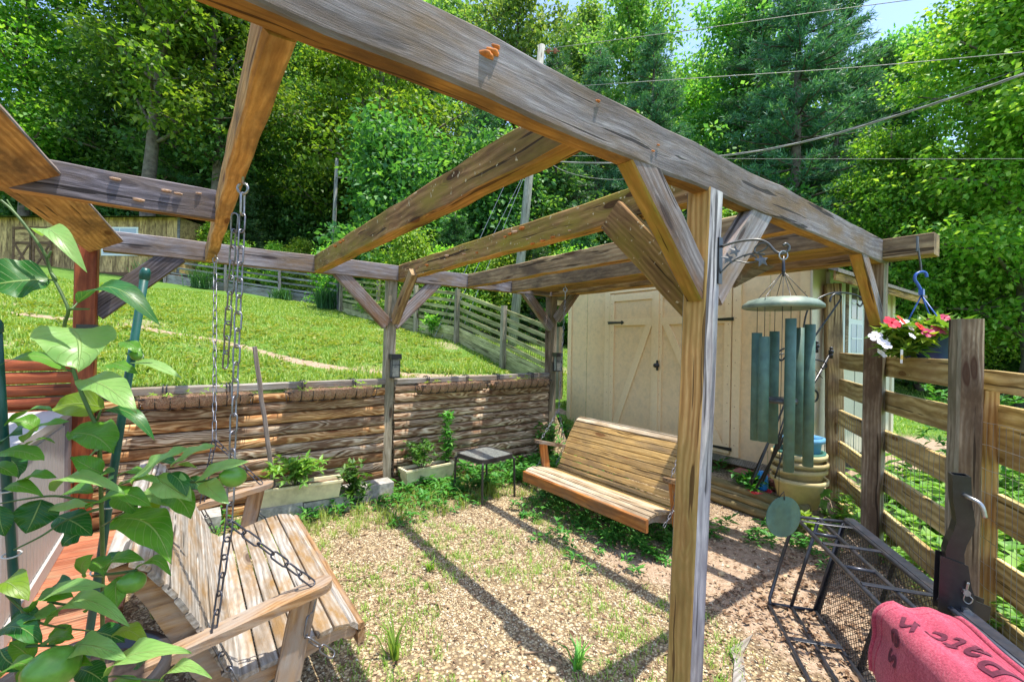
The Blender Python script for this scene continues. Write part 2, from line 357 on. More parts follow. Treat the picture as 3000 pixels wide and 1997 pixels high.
M['petal_red'] = leafmat('red_petal', (.60, .01, .03), (.72, .03, .06), trans=.3)
M['petal_pink'] = leafmat('rose_petal', (.62, .05, .12), (.72, .12, .18), trans=.3)
M['petal_white'] = leafmat('white_petal', (.78, .78, .84), (.82, .80, .86), trans=.3)
M['leaf_plant'] = leafmat('bedding_leaf', (.08, .24, .03), (.17, .40, .06), (.30, .50, .09), trans=.4, rough=.45)
M['leaf_weed'] = leafmat('weed_leaf', (.035, .15, .022), (.08, .25, .035), (.14, .34, .05), trans=.35)
M['leaf_young'] = leafmat('young_leaf', (.20, .34, .03), (.32, .45, .05), trans=.45)
M['grass'] = leafmat('lawn_grass', (.13, .25, .03), (.26, .38, .06), (.46, .50, .15), trans=.4, rough=.6)
M['grass_blue'] = leafmat('blue_green_grass', (.045, .13, .05), (.08, .2, .07), trans=.3)
M['tree_a'] = leafmat('maple_foliage', (.07, .20, .02), (.15, .33, .04), (.33, .50, .08), trans=.52)
M['tree_b'] = leafmat('oak_foliage', (.04, .15, .045), (.09, .26, .07), (.20, .40, .10), trans=.5)
M['tree_c'] = leafmat('poplar_foliage', (.08, .23, .06), (.18, .36, .10), (.36, .52, .18), trans=.52)
M['tree_lime'] = leafmat('lime_green_foliage', (.10, .29, .03), (.23, .46, .06), (.45, .62, .13), trans=.52)
M['pine'] = leafmat('pine_needles', (.03, .12, .06), (.07, .21, .095), (.15, .33, .14), trans=.3)
M['cedar'] = leafmat('cedar_foliage', (.025, .10, .035), (.055, .18, .055), (.10, .26, .08), trans=.3)
def citrusmat(name, a, b, trans):
    t = NT(name); v = t.objco(); n = t.noise(v, 14, 4)
    col = t.ramp(n, [(.3, a), (.7, b)])
    sx = t.n('ShaderNodeSeparateXYZ'); t.l(v, sx.inputs[0])
    tc = t.n('ShaderNodeTexCoord'); uv = t.n('ShaderNodeSeparateXYZ'); t.l(tc.outputs['UV'], uv.inputs[0])
    across = t.math('ABSOLUTE', t.math('SUBTRACT', uv.outputs[1], .5))
    vein = t.math('SINE', t.math('MULTIPLY', t.math('SUBTRACT', uv.outputs[0], t.math('MULTIPLY', across, .55)), 58))
    vf = t.ramp(vein, [(.86, 0.0), (.98, 1.0)]); mr = t.ramp(across, [(.012, 1.0), (.03, 0.0)])
    vv = t.math('MAXIMUM', t.math('MULTIPLY', vf, .35), mr)
    col = t.mix(t.math('MULTIPLY', vv, .7), col, (.34, .48, .16))
    h = t.math('SUBTRACT', t.math('MULTIPLY', n, .3), t.math('MULTIPLY', vv, .6))
    p = t.principled(col, .38, h, .8, .005, spec=.45); tr = t.n('ShaderNodeBsdfTranslucent'); t.l(t.mix(1.0, col, (1.3, 1.25, .5), 'MULTIPLY'), tr.inputs[0])
    mx = t.n('ShaderNodeMixShader'); mx.inputs[0].default_value = trans; t.l(p, mx.inputs[1]); t.l(tr.outputs[0], mx.inputs[2])
    return t.done(mx.outputs[0])
M['cit_mid'] = citrusmat('citrus_leaf', (.07, .23, .015), (.15, .36, .035), .38)
M['cit_pale'] = citrusmat('pale_citrus_leaf', (.19, .39, .085), (.30, .49, .15), .38)
M['cit_dark'] = citrusmat('dark_citrus_leaf', (.01, .09, .008), (.03, .16, .018), .3)
M['cit_lime'] = citrusmat('yellow_green_citrus_leaf', (.16, .30, .015), (.26, .40, .03), .45)
def towelmat():
    t = NT('pink_plush_towel'); v = t.objco(False); n = t.noise(v, 130, 5, .7); n2 = t.noise(v, 7, 4)
    c = t.ramp(t.math('ADD', t.math('MULTIPLY', n, .6), t.math('MULTIPLY', n2, .4)), [(.35, (.24, .016, .042)), (.5, (.41, .042, .082)), (.65, (.57, .11, .16))])
    p = t.n('ShaderNodeBsdfPrincipled'); t.l(c, p.inputs['Base Color']); p.inputs['Roughness'].default_value = .9; p.inputs['Sheen Weight'].default_value = .15
    b = t.n('ShaderNodeBump'); t.l(n, b.inputs['Height']); b.inputs['Strength'].default_value = .8; b.inputs['Distance'].default_value = .006; t.l(b.outputs[0], p.inputs['Normal'])
    return t.done(p.outputs[0])
M['towel'] = towelmat()
M['towel_ink'] = plain('dark_red_stitching', (.10, .012, .03), .9, noise=.3, nscale=90, bstr=.4)
def groundmat():
    t = NT('yard_ground'); tc = t.n('ShaderNodeTexCoord'); v = tc.outputs['Object']
    n1 = t.noise(v, 1.6, 6, .6); n2 = t.noise(v, 22, 6, .65); n3 = t.noise(v, 90, 3)
    def attr(nm):
        a = t.n('ShaderNodeAttribute'); a.attribute_name = nm; return a.outputs['Fac']
    nn = t.math('ADD', t.math('MULTIPLY', n2, .6), t.math('MULTIPLY', n3, .4))
    dirt = t.ramp(nn, [(.3, (.18, .115, .075)), (.5, (.37, .265, .18)), (.68, (.54, .42, .31))])
    vo = t.n('ShaderNodeTexVoronoi'); t.l(v, vo.inputs['Vector']); vo.inputs['Scale'].default_value = 55
    gcol = t.ramp(vo.outputs['Color'], [(.15, (.22, .15, .08)), (.5, (.47, .36, .2)), (.9, (.66, .56, .38))])
    gcol = t.mix(t.ramp(vo.outputs['Distance'], [(.35, 0.0), (.65, .8)]), gcol, (.12, .08, .05))
    soil = t.ramp(nn, [(.3, (.07, .045, .03)), (.55, (.17, .11, .07)), (.7, (.3, .21, .14))])
    grass = t.ramp(t.noise(v, 9, 6, .7), [(.3, (.05, .10, .015)), (.5, (.10, .20, .03)), (.7, (.17, .27, .05))])
    c = t.mix(attr('gravel'), soil, gcol)
    c = t.mix(attr('grass'), c, grass)
    db = t.ramp(t.math('ADD', attr('dirt'), t.math('MULTIPLY', t.math('SUBTRACT', n2, .5), 1.1)), [(.4, 0.0), (.6, 1.0)])
    c = t.mix(db, c, dirt)
    h = t.math('ADD', n2, t.math('MULTIPLY', n3, .5))
    return t.done(t.principled(c, .95, h, .7, .02, spec=.15))
M['ground'] = groundmat()
M['pebble'] = None
def pebmat():
    t = NT('tan_pebbles'); g = t.n('ShaderNodeNewGeometry')
    c = t.ramp(g.outputs['Random Per Island'], [(0, (.14, .085, .05)), (.25, (.34, .23, .125)), (.6, (.54, .41, .24)), (.85, (.66, .54, .35)), (1, (.76, .69, .54))])
    return t.done(t.principled(c, .8, spec=.3))
M['pebble'] = pebmat()
def littermat():
    t = NT('dry_leaf_litter'); g = t.n('ShaderNodeNewGeometry')
    c = t.ramp(g.outputs['Random Per Island'], [(0, (.10, .055, .03)), (.5, (.24, .14, .08)), (1, (.42, .30, .19))])
    return t.done(t.principled(c, .85, spec=.2))
M['litter'] = littermat()
# ---------------------------------------------------------------- ground
def sstep(x, a, b):
    k = np.clip((x - a) / (b - a), 0, 1); return k * k * (3 - 2 * k)
def vnoise(x, y, f, seed=0):
    return (np.sin(x * f * 1.7 + seed) * np.cos(y * f * 1.3 - seed * 2) + np.sin(x * f * .6 - y * f * 2.1 + seed * 3) + np.cos(x * f * 2.9 + y * f * .7 + seed)) / 3
def gz(s, t):
    """height of the ground: level yard, lawn rising behind the log wall, low terrace by the shed"""
    s = np.asarray(s, float); t = np.asarray(t, float)
    hill = .50 - .0376 * s + .1415 * t
    hill = np.where(t > 30, hill + .02 * (t - 30), hill); hill = np.maximum(hill, -1.5)
    right = np.minimum(hill, np.maximum(0.0, .30 + .28 * (t - 3.7)))
    kr = sstep(s, 2.42, 2.7)
    back = hill * (1 - kr) + right * kr
    kb = np.where(s < 2.5, sstep(t, 3.70, 3.80), sstep(t, 3.2, 4.0))
    terr = .17 * sstep(s, 2.72, 2.86) * sstep(t, .45, .75) * (1 - sstep(s, 6.2, 6.8))
    yard = .012 * vnoise(s, t, 1.9) + terr
    far = sstep(np.hypot(s, t), 14, 30)
    yard = yard * (1 - far) + np.minimum(hill, 0) * far
    return yard * (1 - kb) + (back + .03 * vnoise(s, t, 1.1, 2)) * kb
def lines(parts):
    o = []
    for a, b, st in parts: o += list(np.arange(a, b, st))
    return np.array(sorted(set(np.round(o + [parts[-1][1]], 3))))
gs = lines([(-260, -60, 20), (-60, -20, 4), (-20, -6, .4), (-6, 6, .1), (6, 20, .4), (20, 60, 4), (60, 260, 20)])
gt = lines([(-120, -20, 10), (-20, -3, 1), (-3, 3.7, .1), (3.7, 3.86, .04), (3.86, 9, .12), (9, 22, .35), (22, 60, 3), (60, 260, 20)])
SS, TT = np.meshgrid(gs, gt); ZZ = gz(SS, TT)
ns, nt = len(gs), len(gt)
_V = np.stack([SS, TT, ZZ], -1).reshape(-1, 3)
_i = (np.arange(nt - 1)[:, None] * ns + np.arange(ns - 1)[None]).ravel()
gm = npmesh('ground', _V, np.stack([_i, _i + 1, _i + ns + 1, _i + ns], 1), M['ground'], True)
PATH = np.array([[-9.0, 10.5], [-4.6, 9.4], [-2.32, 8.03], [-1.55, 7.23], [-.80, 5.9], [-.14, 4.96], [.36, 4.58], [1.9, 4.5], [3.2, 4.4]])
def pathdist(s, t):
    d = np.full(np.shape(s), 1e9)
    for a, b in zip(PATH[:-1], PATH[1:]):
        ab = b - a; k = np.clip(((s - a[0]) * ab[0] + (t - a[1]) * ab[1]) / (ab @ ab), 0, 1)
        d = np.minimum(d, np.hypot(s - a[0] - k * ab[0], t - a[1] - k * ab[1]))
    return d
def masks(s, t):
    g = sstep(t, 3.75, 3.85) * (s < 2.5) + (s >= 2.5) * sstep(t, 3.6, 4.0)
    g = np.maximum(g, np.maximum(sstep(s - 1.62 * (t + .44) , 2.6, 3.0) * (t < .5), sstep(np.hypot(s, t), 8, 10)))
    grav = (1 - g) * (1 - sstep(s + .35 * vnoise(s, t, 2.3), .62, 1.05) * sstep(-t, -1.45, -.8)) * sstep(s, -2.6, -2.1)
    dirt = (1 - g) * sstep(s + .35 * vnoise(s, t, 2.3), .55, 1.15) * sstep(-t, -1.8, -1.0) * .95
    dirt = np.maximum(dirt, g * (1 - sstep(pathdist(s, t), .07, .24)) * .85)
    dirt = np.maximum(dirt, g * .75 * sstep(-(s + .25 * t), 9.5, 12) * sstep(vnoise(s, t, .8, 4), -.3, .5))
    dirt = np.maximum(dirt, g * .5 * sstep(vnoise(s, t, 1.3, 7), .3, .75) * (t > 3.8) * (t < 12))
    return g, grav, dirt
for nm, a in zip(('grass', 'gravel', 'dirt'), masks(SS, TT)):
    at_ = gm.attributes.new(nm, 'FLOAT', 'POINT'); at_.data.foreach_set('value', a.astype(np.float32).ravel())
ground = put(bpy.data.objects.new('ground', gm)); tag(ground, 'yard ground of pale gravel, bare dirt and sloping green lawn', kind='structure')

# ---------------------------------------------------------------- split log wall between the back posts
lw = thing('log_wall', (0, 3.68, 0), 'low wall of stacked split logs with grey cap rail along the lawn', 'wall')
def half_log(name, s0, s1, z, hh, mat, parent, t0=3.66):
    b = MB(); V = []; n = 7; seg = 6; L = s1 - s0
    bow = rnd.uniform(-.004, .004); r0 = rnd.uniform(.8, 1.2)
    for i in range(seg + 1):
        x = -L / 2 + L * i / seg; ta = r0 + rnd.uniform(-.05, .05); oz = bow * math.sin(math.pi * i / seg)
        for k in range(n):
            a = math.pi * k / (n - 1); V.append((x, -math.sin(a) ** .7 * .030 * ta, -math.cos(a) * hh * .5 * .985 + oz))
    F = []
    for i in range(seg):
        for k in range(n - 1): F.append((i * n + k, i * n + k + 1, (i + 1) * n + k + 1, (i + 1) * n + k))
        F.append((i * n + n - 1, i * n, (i + 1) * n, (i + 1) * n + n - 1))
    F += [tuple(range(n)), tuple(reversed(range(seg * n, seg * n + n)))]
    b.add(V, F, 0, True)
    return b.obj(name, mat, parent, Matrix.Translation(((s0 + s1) / 2, t0, z + hh / 2)))
for (s0, s1) in ((-2.34, -.045), (.055, 2.30)):
    z = .0; i = 0
    while z < 1.09:
        hh = rnd.uniform(.088, .112)
        warm = (s0 < -1 and rnd.random() < .6)
        half_log('split_log', s0 + rnd.uniform(0, .02), s1 - rnd.uniform(0, .02), z, min(hh, 1.12 - z + .02), M['log_warm'] if warm else M['log'], lw)
        z += hh; i += 1
    beam('cap_rail', (s0, 3.685, 1.145), (s1, 3.685, 1.15), .11, .06, M['cap'], lw, wob=.003)
rw = thing('red_fence', (-2.9, 3.68, 0), 'short red stained board fence left of the red post', 'fence')
for i in range(15):
    half_log('board', -4.6, -2.44, .02 + i * .0935, .09, M['red_wood'], rw, 3.67)

# ---------------------------------------------------------------- pergola
pg = thing('pergola', (0, 1.8, 0), 'weathered timber pergola with open rafters over the gravel yard', 'pergola')
BG = M['beam_grey']; BU = M['beam_under']
def post(p0, p1, w, mats):  # mats: (-s, -t, +s, +t)
    return beam('post', p0, p1, w, w, mats, pg, up=(1, 0, 0), seg=6, wob=.0015, ch=.006)
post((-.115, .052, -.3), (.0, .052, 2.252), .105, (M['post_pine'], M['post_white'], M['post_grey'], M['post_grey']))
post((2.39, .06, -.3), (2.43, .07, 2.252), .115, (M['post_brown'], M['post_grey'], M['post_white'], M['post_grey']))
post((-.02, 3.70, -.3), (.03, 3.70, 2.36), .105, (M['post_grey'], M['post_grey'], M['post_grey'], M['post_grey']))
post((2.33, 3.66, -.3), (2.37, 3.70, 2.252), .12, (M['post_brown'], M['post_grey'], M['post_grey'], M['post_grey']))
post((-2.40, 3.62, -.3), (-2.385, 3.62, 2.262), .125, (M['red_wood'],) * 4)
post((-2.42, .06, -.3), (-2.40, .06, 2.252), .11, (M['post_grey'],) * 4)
# front and back beams; mats (bottom, +Y, top, -Y); along +s: Y = +t
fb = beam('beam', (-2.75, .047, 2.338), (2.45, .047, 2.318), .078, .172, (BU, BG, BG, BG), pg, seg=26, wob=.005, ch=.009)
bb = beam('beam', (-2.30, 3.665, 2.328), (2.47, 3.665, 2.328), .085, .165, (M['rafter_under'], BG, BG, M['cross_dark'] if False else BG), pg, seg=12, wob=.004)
RS, RU = M['rafter_side'], M['rafter_under']
raf = []
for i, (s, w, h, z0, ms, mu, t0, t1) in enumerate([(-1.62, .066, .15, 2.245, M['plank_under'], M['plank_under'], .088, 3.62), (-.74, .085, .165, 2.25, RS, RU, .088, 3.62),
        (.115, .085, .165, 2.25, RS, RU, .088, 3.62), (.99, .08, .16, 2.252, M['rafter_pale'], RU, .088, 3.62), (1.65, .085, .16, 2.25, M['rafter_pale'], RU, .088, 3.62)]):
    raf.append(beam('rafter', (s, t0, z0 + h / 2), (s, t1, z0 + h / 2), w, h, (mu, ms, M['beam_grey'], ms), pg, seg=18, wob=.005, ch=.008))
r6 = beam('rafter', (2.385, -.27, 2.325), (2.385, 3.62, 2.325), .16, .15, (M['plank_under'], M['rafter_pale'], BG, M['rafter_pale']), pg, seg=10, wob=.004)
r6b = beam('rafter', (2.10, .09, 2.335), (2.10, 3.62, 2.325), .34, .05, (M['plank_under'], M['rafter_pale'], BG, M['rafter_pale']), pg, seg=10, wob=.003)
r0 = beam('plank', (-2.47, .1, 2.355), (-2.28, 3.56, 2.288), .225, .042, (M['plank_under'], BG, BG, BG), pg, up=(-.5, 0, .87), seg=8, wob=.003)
cm = beam('cross_beam', (-3.3, 2.02, 2.335), (-1.652, 2.02, 2.335), .08, .165, (M['plank_under'], M['cross_dark'], M['cross_dark'], M['cross_dark']), pg, seg=8, wob=.004)
BR = M['brace']
def brace(p0, p1, w, h, up, mats=None, skew=(0, 0)): return beam('brace', p0, p1, w, h, mats or BR, pg, up=up, seg=4, wob=.002, skew=skew)
# in line with the beams (up along the plane normal keeps their broad face in the plane)
ST = (-1, 1)
def bracep(sp, tp, ds, dt, reach=.46, th=.075, wd=.13, off=0.0, mats=None, ztop=2.25):
    """diagonal knee brace from post (sp,tp) up to the beam, leaning ds,dt"""
    a = Vector((sp, tp, ztop - reach)); b = Vector((sp + ds * reach, tp + dt * reach, ztop + .0))
    d = (b - a).normalized(); a2 = a - d * .03; b = b + d * .05; side = Vector((-dt, ds, 0))
    return beam('brace', a2 + side * off, b + side * off, wd, th, mats or BR, pg, up=side, seg=4, wob=.002, skew=(0, 0))
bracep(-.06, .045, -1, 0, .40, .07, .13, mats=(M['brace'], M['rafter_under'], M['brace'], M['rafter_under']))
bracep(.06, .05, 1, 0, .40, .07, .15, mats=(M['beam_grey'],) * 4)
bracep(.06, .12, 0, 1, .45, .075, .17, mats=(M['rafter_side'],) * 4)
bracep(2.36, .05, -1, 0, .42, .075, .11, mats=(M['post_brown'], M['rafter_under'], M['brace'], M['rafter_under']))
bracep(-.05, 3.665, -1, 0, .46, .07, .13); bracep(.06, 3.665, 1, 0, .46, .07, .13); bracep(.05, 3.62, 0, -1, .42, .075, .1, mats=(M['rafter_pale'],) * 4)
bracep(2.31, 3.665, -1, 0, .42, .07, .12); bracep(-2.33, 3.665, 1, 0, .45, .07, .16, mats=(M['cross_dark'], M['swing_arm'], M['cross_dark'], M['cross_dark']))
bracep(2.36, 3.55, 0, -1, .3, .08, .12)
# triangular block between two rafters
b_ = MB(); b_.add([(1.70, .95, 2.245), (2.03, .95, 2.10), (1.70, .62, 2.245), (2.03, .62, 2.245), (1.70, .95, 2.3), (2.03, .95, 2.3)], [(0, 1, 5, 4), (0, 2, 1), (1, 2, 3), (0, 4, 2), (1, 3, 5)])
b_.obj('brace', M['beam_grey'], pg)
# bracket fungi growing on the timbers
def fungus(parent, p, n, r, mat, flat=.45):
    n = Vector(n).normalized(); b = MB(); V = [(0, 0, 0)]; k = 9
    for j in range(k):
        a = math.pi * j / (k - 1); rr = r * rnd.uniform(.8, 1.15); V.append((math.cos(a) * rr, math.sin(a) * rr * .8, -.1 * r))
    for j in range(k): V.append((V[1 + j][0] * .9, V[1 + j][1] * .85, -flat * r))
    V.append((0, 0, -flat * r * 1.3))
    F = [(0, j + 1, j + 2) for j in range(k - 1)] + [(j + 1, j + 1 + k, j + 2 + k, j + 2) for j in range(k - 1)] + [(2 * k + 1, j + 2 + k, j + 1 + k) for j in range(k - 1)]
    b.add(V, F, 0, True)
    z = Vector((0, 0, 1)); x = n.cross(z).normalized(); x = -x
    Mx = Matrix(((x.x, n.x, 0, p[0]), (x.y, n.y, 0, p[1]), (x.z, n.z, 1, p[2]), (0, 0, 0, 1)))
    return b.obj('bracket_fungus', mat, parent, Mx)
for (s, z, r) in [(-1.13, 2.375, .022), (-1.15, 2.36, .024), (-1.12, 2.392, .014), (-.72, 2.382, .01), (-.40, 2.33, .008), (-.43, 2.30, .008)]:
    fungus(fb, (s, .006, z), (0, -1, 0), r, M['fungus'])
for (s, z, r) in [(-2.07, 2.385, .022), (-1.98, 2.30, .026), (-1.87, 2.37, .022), (-1.82, 2.365, .018), (-1.73, 2.385, .014)]:
    fungus(cm, (s, 1.978, z), (0, -1, 0), r, M['fungus_tan'])
for (t, z, r) in [(1.42, 2.39, .03), (1.5, 2.38, .03), (1.56, 2.375, .022), (1.62, 2.365, .018), (2.5, 2.36, .03), (2.2, 2.33, .02), (1.1, 2.27, .02), (1.2, 2.265, .025), (1.3, 2.262, .022), (1.36, 2.30, .012), (2.9, 2.33, .03), (2.0, 2.31, .018), (.95, 2.28, .014)]:
    fungus(raf[2], (.07, t, z), (-1, 0, 0), r, M['fungus'] if rnd.random() < .7 else M['fungus_tan'])
for (t, z, r) in [(2.62, 2.385, .02), (2.7, 2.385, .025), (2.85, 2.38, .025)]: fungus(raf[1], (-.785, t, z), (-1, 0, 0), r, M['fungus'])
for (t, z, r) in [(.95, 2.30, .012), (.9, 2.305, .014)]: fungus(raf[4], (1.605, t, z), (-1, 0, 0), r, M['fungus_tan'])

# ---------------------------------------------------------------- cream shed
SX, ST0, ST1, SZ0, SZ1, SXE = 3.15, .76, 4.15, .36, 2.42, 5.95
shed = thing('cream_shed', (4.5, 2.4, .2), 'cream painted wooden shed with double doors behind the right swing', 'shed')
RZ = 3.2; TM = (ST0 + ST1) / 2
b = MB(); b.add([(SX, ST0, SZ0), (SX, ST1, SZ0), (SX, ST1, SZ1), (SX, TM, RZ), (SX, ST0, SZ1)], [(0, 1, 2, 3, 4)])
b.add([(SXE, ST0, SZ0), (SXE, ST1, SZ0), (SXE, ST1, SZ1), (SXE, TM, RZ), (SXE, ST0, SZ1)], [(4, 3, 2, 1, 0)])
b.add([(SX, ST1, SZ0), (SXE, ST1, SZ0), (SXE, ST1, SZ1), (SX, ST1, SZ1)], [(0, 1, 2, 3)]); b.obj('wall', M['cream'], shed)
b = MB(); b.add([(SX, ST0, SZ0), (SXE, ST0, SZ0), (SXE, ST0, SZ1), (SX, ST0, SZ1)], [(0, 1, 2, 3)]); b.obj('side_wall', M['cream_side'], shed)
def bx(name, a, c, mat, parent): 
    q = MB(); q.box(a, c); return q.obj(name, mat, parent)
CT = M['cream_trim']
for sgn in (-1, 1):   # roof slopes with overhang
    te = ST0 - .28 if sgn < 0 else ST1 + .28; k = (te - TM) / ((ST0 if sgn < 0 else ST1) - TM); ze = RZ + (SZ1 - RZ) * k
    q = MB(); q.add([(SX - .18, te, ze), (SXE + .35, te, ze), (SXE + .35, TM, RZ + .01), (SX - .18, TM, RZ + .01), (SX - .18, te, ze + .035), (SXE + .35, te, ze + .035), (SXE + .35, TM, RZ + .045), (SX - .18, TM, RZ + .045)],
        [(3, 2, 1, 0), (4, 5, 6, 7), (0, 1, 5, 4), (1, 2, 6, 5), (2, 3, 7, 6), (3, 0, 4, 7)])
    rf = q.obj('roof', M['roof'], shed)
    beam('fascia', (SX - .17, te + .03 * -sgn, ze - .03), (SXE + .34, te + .03 * -sgn, ze - .03), .02, .09, M['plank_under'] if sgn < 0 else CT, rf)
for (t0, t1) in ((ST0 - .004, ST0 + .085), (ST1 - .075, ST1 + .004)): bx('corner_trim', (SX - .02, t0, SZ0), (SX - .001, t1, SZ1), CT, shed)
bx('corner_trim', (SX - .02, ST0 - .024, SZ0), (SX + .1, ST0 - .002, SZ1), M['cream_side'], shed)
bx('corner_trim', (SXE - .1, ST0 - .022, SZ0), (SXE + .01, ST0 - .002, SZ1), M['cream_side'], shed)
bx('skirt', (SX - .026, ST0 - .03, SZ0 - .07), (SX + .03, ST1, SZ0 + .0), M['post_grey'], shed)
# vertical grooves in the panels
for t in (1.13, 3.75): bx('groove', (SX - .004, t - .004, SZ0), (SX - .0005, t + .004, SZ1), M['bin_dark'] if t < 1 else M['tub'], shed)
for s in (3.58, 4.02, 4.46, 4.9, 5.34): bx('groove', (s - .006, ST0 - .004, SZ0), (s + .006, ST0 - .0005, SZ1), M['bin_dark'], shed)
# double doors
DT0, DT1, DTM, DZ0, DZ1 = 1.52, 3.27, 2.485, .40, 2.30
def door(t0, t1, hinge_far):
    d = bx('door', (SX - .022, t0, DZ0), (SX - .002, t1, DZ1), M['cream'], shed)
    X0, X1 = SX - .042, SX - .023
    w = .075
    for (a, c) in ((t0, t0 + w), (t1 - w, t1)): bx('stile', (X0, a, DZ0), (X1, c, DZ1), CT, d)
    for z in (DZ0, DZ1 - .16 + .06, 1.86): bx('rail', (X0 + .001, t0 + w + .001, z), (X1, t1 - w - .001, z + .09), CT, d)
    lo, hi = ((t1 - w, DZ0 + .09), (t0 + w, 1.86)) if hinge_far else ((t0 + w, DZ0 + .09), (t1 - w, 1.86))
    sg = -1 if hinge_far else 1
    q = MB(); ww = .1 * sg
    q.add([(X0 + .002, lo[0], lo[1]), (X0 + .002, lo[0] + ww, lo[1]), (X0 + .002, hi[0], hi[1]), (X0 + .002, hi[0] - ww, hi[1]), (X1, lo[0], lo[1]), (X1, lo[0] + ww, lo[1]), (X1, hi[0], hi[1]), (X1, hi[0] - ww, hi[1])],
          [(0, 1, 2, 3), (0, 4, 5, 1), (1, 5, 6, 2), (2, 6, 7, 3), (3, 7, 4, 0)]); q.obj('diagonal_board', CT, d)
    for z in (1.90, DZ0 + .05):
        ht = t1 if hinge_far else t0; q = MB(); e = -sg if False else (-1 if hinge_far else 1)
        pts = [(ht - e * .03, -.02), (ht + e * .20, -.012), (ht + e * .215, -.03), (ht + e * .26, 0), (ht + e * .215, .03), (ht + e * .20, .012), (ht - e * .03, .02)]
        q.add([(X0 - .006, p, z + r) for p, r in pts] + [(X0 - .001, p, z + r) for p, r in pts], [tuple(range(7)), tuple(reversed(range(7, 14)))] + [(i, (i + 1) % 7, (i + 1) % 7 + 7, i + 7) for i in range(7)])
        q.obj('hinge', M['black'], d)
    return d
door(DTM + .003, DT1, True); d2 = door(DT0, DTM - .003, False)
for (a, c) in ((DT1 + .012, DT1 + .1), (DT0 - .1, DT0 - .012)): bx('door_trim', (SX - .032, a, DZ0 - .03), (SX - .002, c, DZ1 + .02), CT, shed)
bx('door_trim', (SX - .034, DT0 - .1, DZ1 + .021), (SX - .002, DT1 + .1, DZ1 + .1), CT, shed)
bx('astragal', (SX - .056, DTM - .035, DZ0), (SX - .043, DTM + .035, DZ1), CT, d2)
q = MB(); q.lathe([(0, 0), (.03, 0), (.034, .008), (.02, .014), (.014, .03), (.028, .04), (.028, .05), (0, .056)], 14)
hd = q.obj('handle', M['black'], d2, Matrix(((0, 0, -1, SX - .056), (0, 1, 0, DTM - .03), (1, 0, 0, 1.335), (0, 0, 0, 1))))
q = MB(); q.box((SX - .062, DTM - .045, 1.27), (SX - .057, DTM - .015, 1.40)); q.obj('handle_plate', M['black'], d2)
q = MB()
for t in (DTM + .04, DTM - .05, DT1 - .035, DT0 + .03, DT1 + .05, DT0 - .05, ST1 - .03, ST0 + .04, 1.13, 3.75):
    z = .5
    while z < 2.3:
        xo = SX - (.043 if DT0 < t < DT1 else .033 if DT0 - .1 < t < DT1 + .1 else .021 if t in (ST1 - .03, ST0 + .04) else .005); q.box((xo - .002, t - .004, z - .004), (xo, t + .004, z + .004)); z += rnd.uniform(.17, .26)
tag(q.obj('nail_heads', M['brick'], shed), None, kind='stuff')
# side windows
for (a, c) in ((3.60, 3.95), (4.16, 4.62)):
    wn = bx('window', (a, ST0 - .03, 1.50), (c, ST0 - .003, 2.33), M['white'], shed)
    for (z0, z1) in ((1.55, 1.87), (1.93, 2.28)):
        bx('pane', (a + .05, ST0 - .034, z0), (c - .05, ST0 - .0305, z1), M['glass'] if z0 > 1.9 else M['blind'], wn)
        m_ = (a + c) / 2; bx('muntin', (m_ - .008, ST0 - .04, z0 + .001), (m_ + .008, ST0 - .0345, z1 - .001), M['white'], wn)
        bx('muntin', (a + .051, ST0 - .0395, (z0 + z1) / 2 - .008), (c - .051, ST0 - .0343, (z0 + z1) / 2 + .008), M['white'], wn)
    for e in (a - .07, c): bx('casing', (e, ST0 - .038, 1.46), (e + .07, ST0 - .0035, 2.38), M['white'], wn)
    bx('sill', (a - .1, ST0 - .05, 1.42), (c + .1, ST0 - .004, 1.46), M['white'], wn)
bx('shutter', (3.99, ST0 - .045, 1.47), (4.08, ST0 - .005, 2.37), M['post_brown'], shed)
for (s, t) in ((3.3, 1.0), (3.3, 2.4), (3.3, 3.9), (5.7, 1.0)): bx('foundation_block', (s - .1, t - .15, .05), (s + .2, t + .15, .288), M['concrete'], shed)
# stacked round logs holding the terrace
lg = thing('log_edging', (2.75, 2.0, 0), 'row of stacked round logs edging the terrace before the cream shed', 'edging')
for (z, off) in ((.03, 0), (.105, .03), (.18, .05)):
    q = MB(); n = 9; a = Vector((2.84 + off, 3.75, z + .05)); c = Vector((2.54 + off, .55, z + .0))
    pts = [a.lerp(c, i / n) + Vector((rnd.uniform(-.006, .006), 0, rnd.uniform(-.005, .005))) for i in range(n + 1)]
    Mx, L = orient(a, c); q.tube([Mx.inverted() @ p for p in pts], [rnd.uniform(.042, .048) for _ in pts], 10); q.obj('log', M['low_log'], lg, Mx)
# stone pavers kept under the shed
for i, (dz, ds) in enumerate(((.0, 0), (.032, .02), (.066, -.03))):
    o = bx('paver', (-.1, -.2, 0), (.1, .2, .03), M['brick'], None); o.matrix_basis = Matrix.Translation((3.0 + ds, 1.12 + .03 * i, .19 + dz)); WM[o] = o.matrix_basis
    tag(o, ('bottom', 'middle', 'top')[i] + ' reddish brown paver of the small stack under the cream shed', 'paver', 'pavers under the shed')
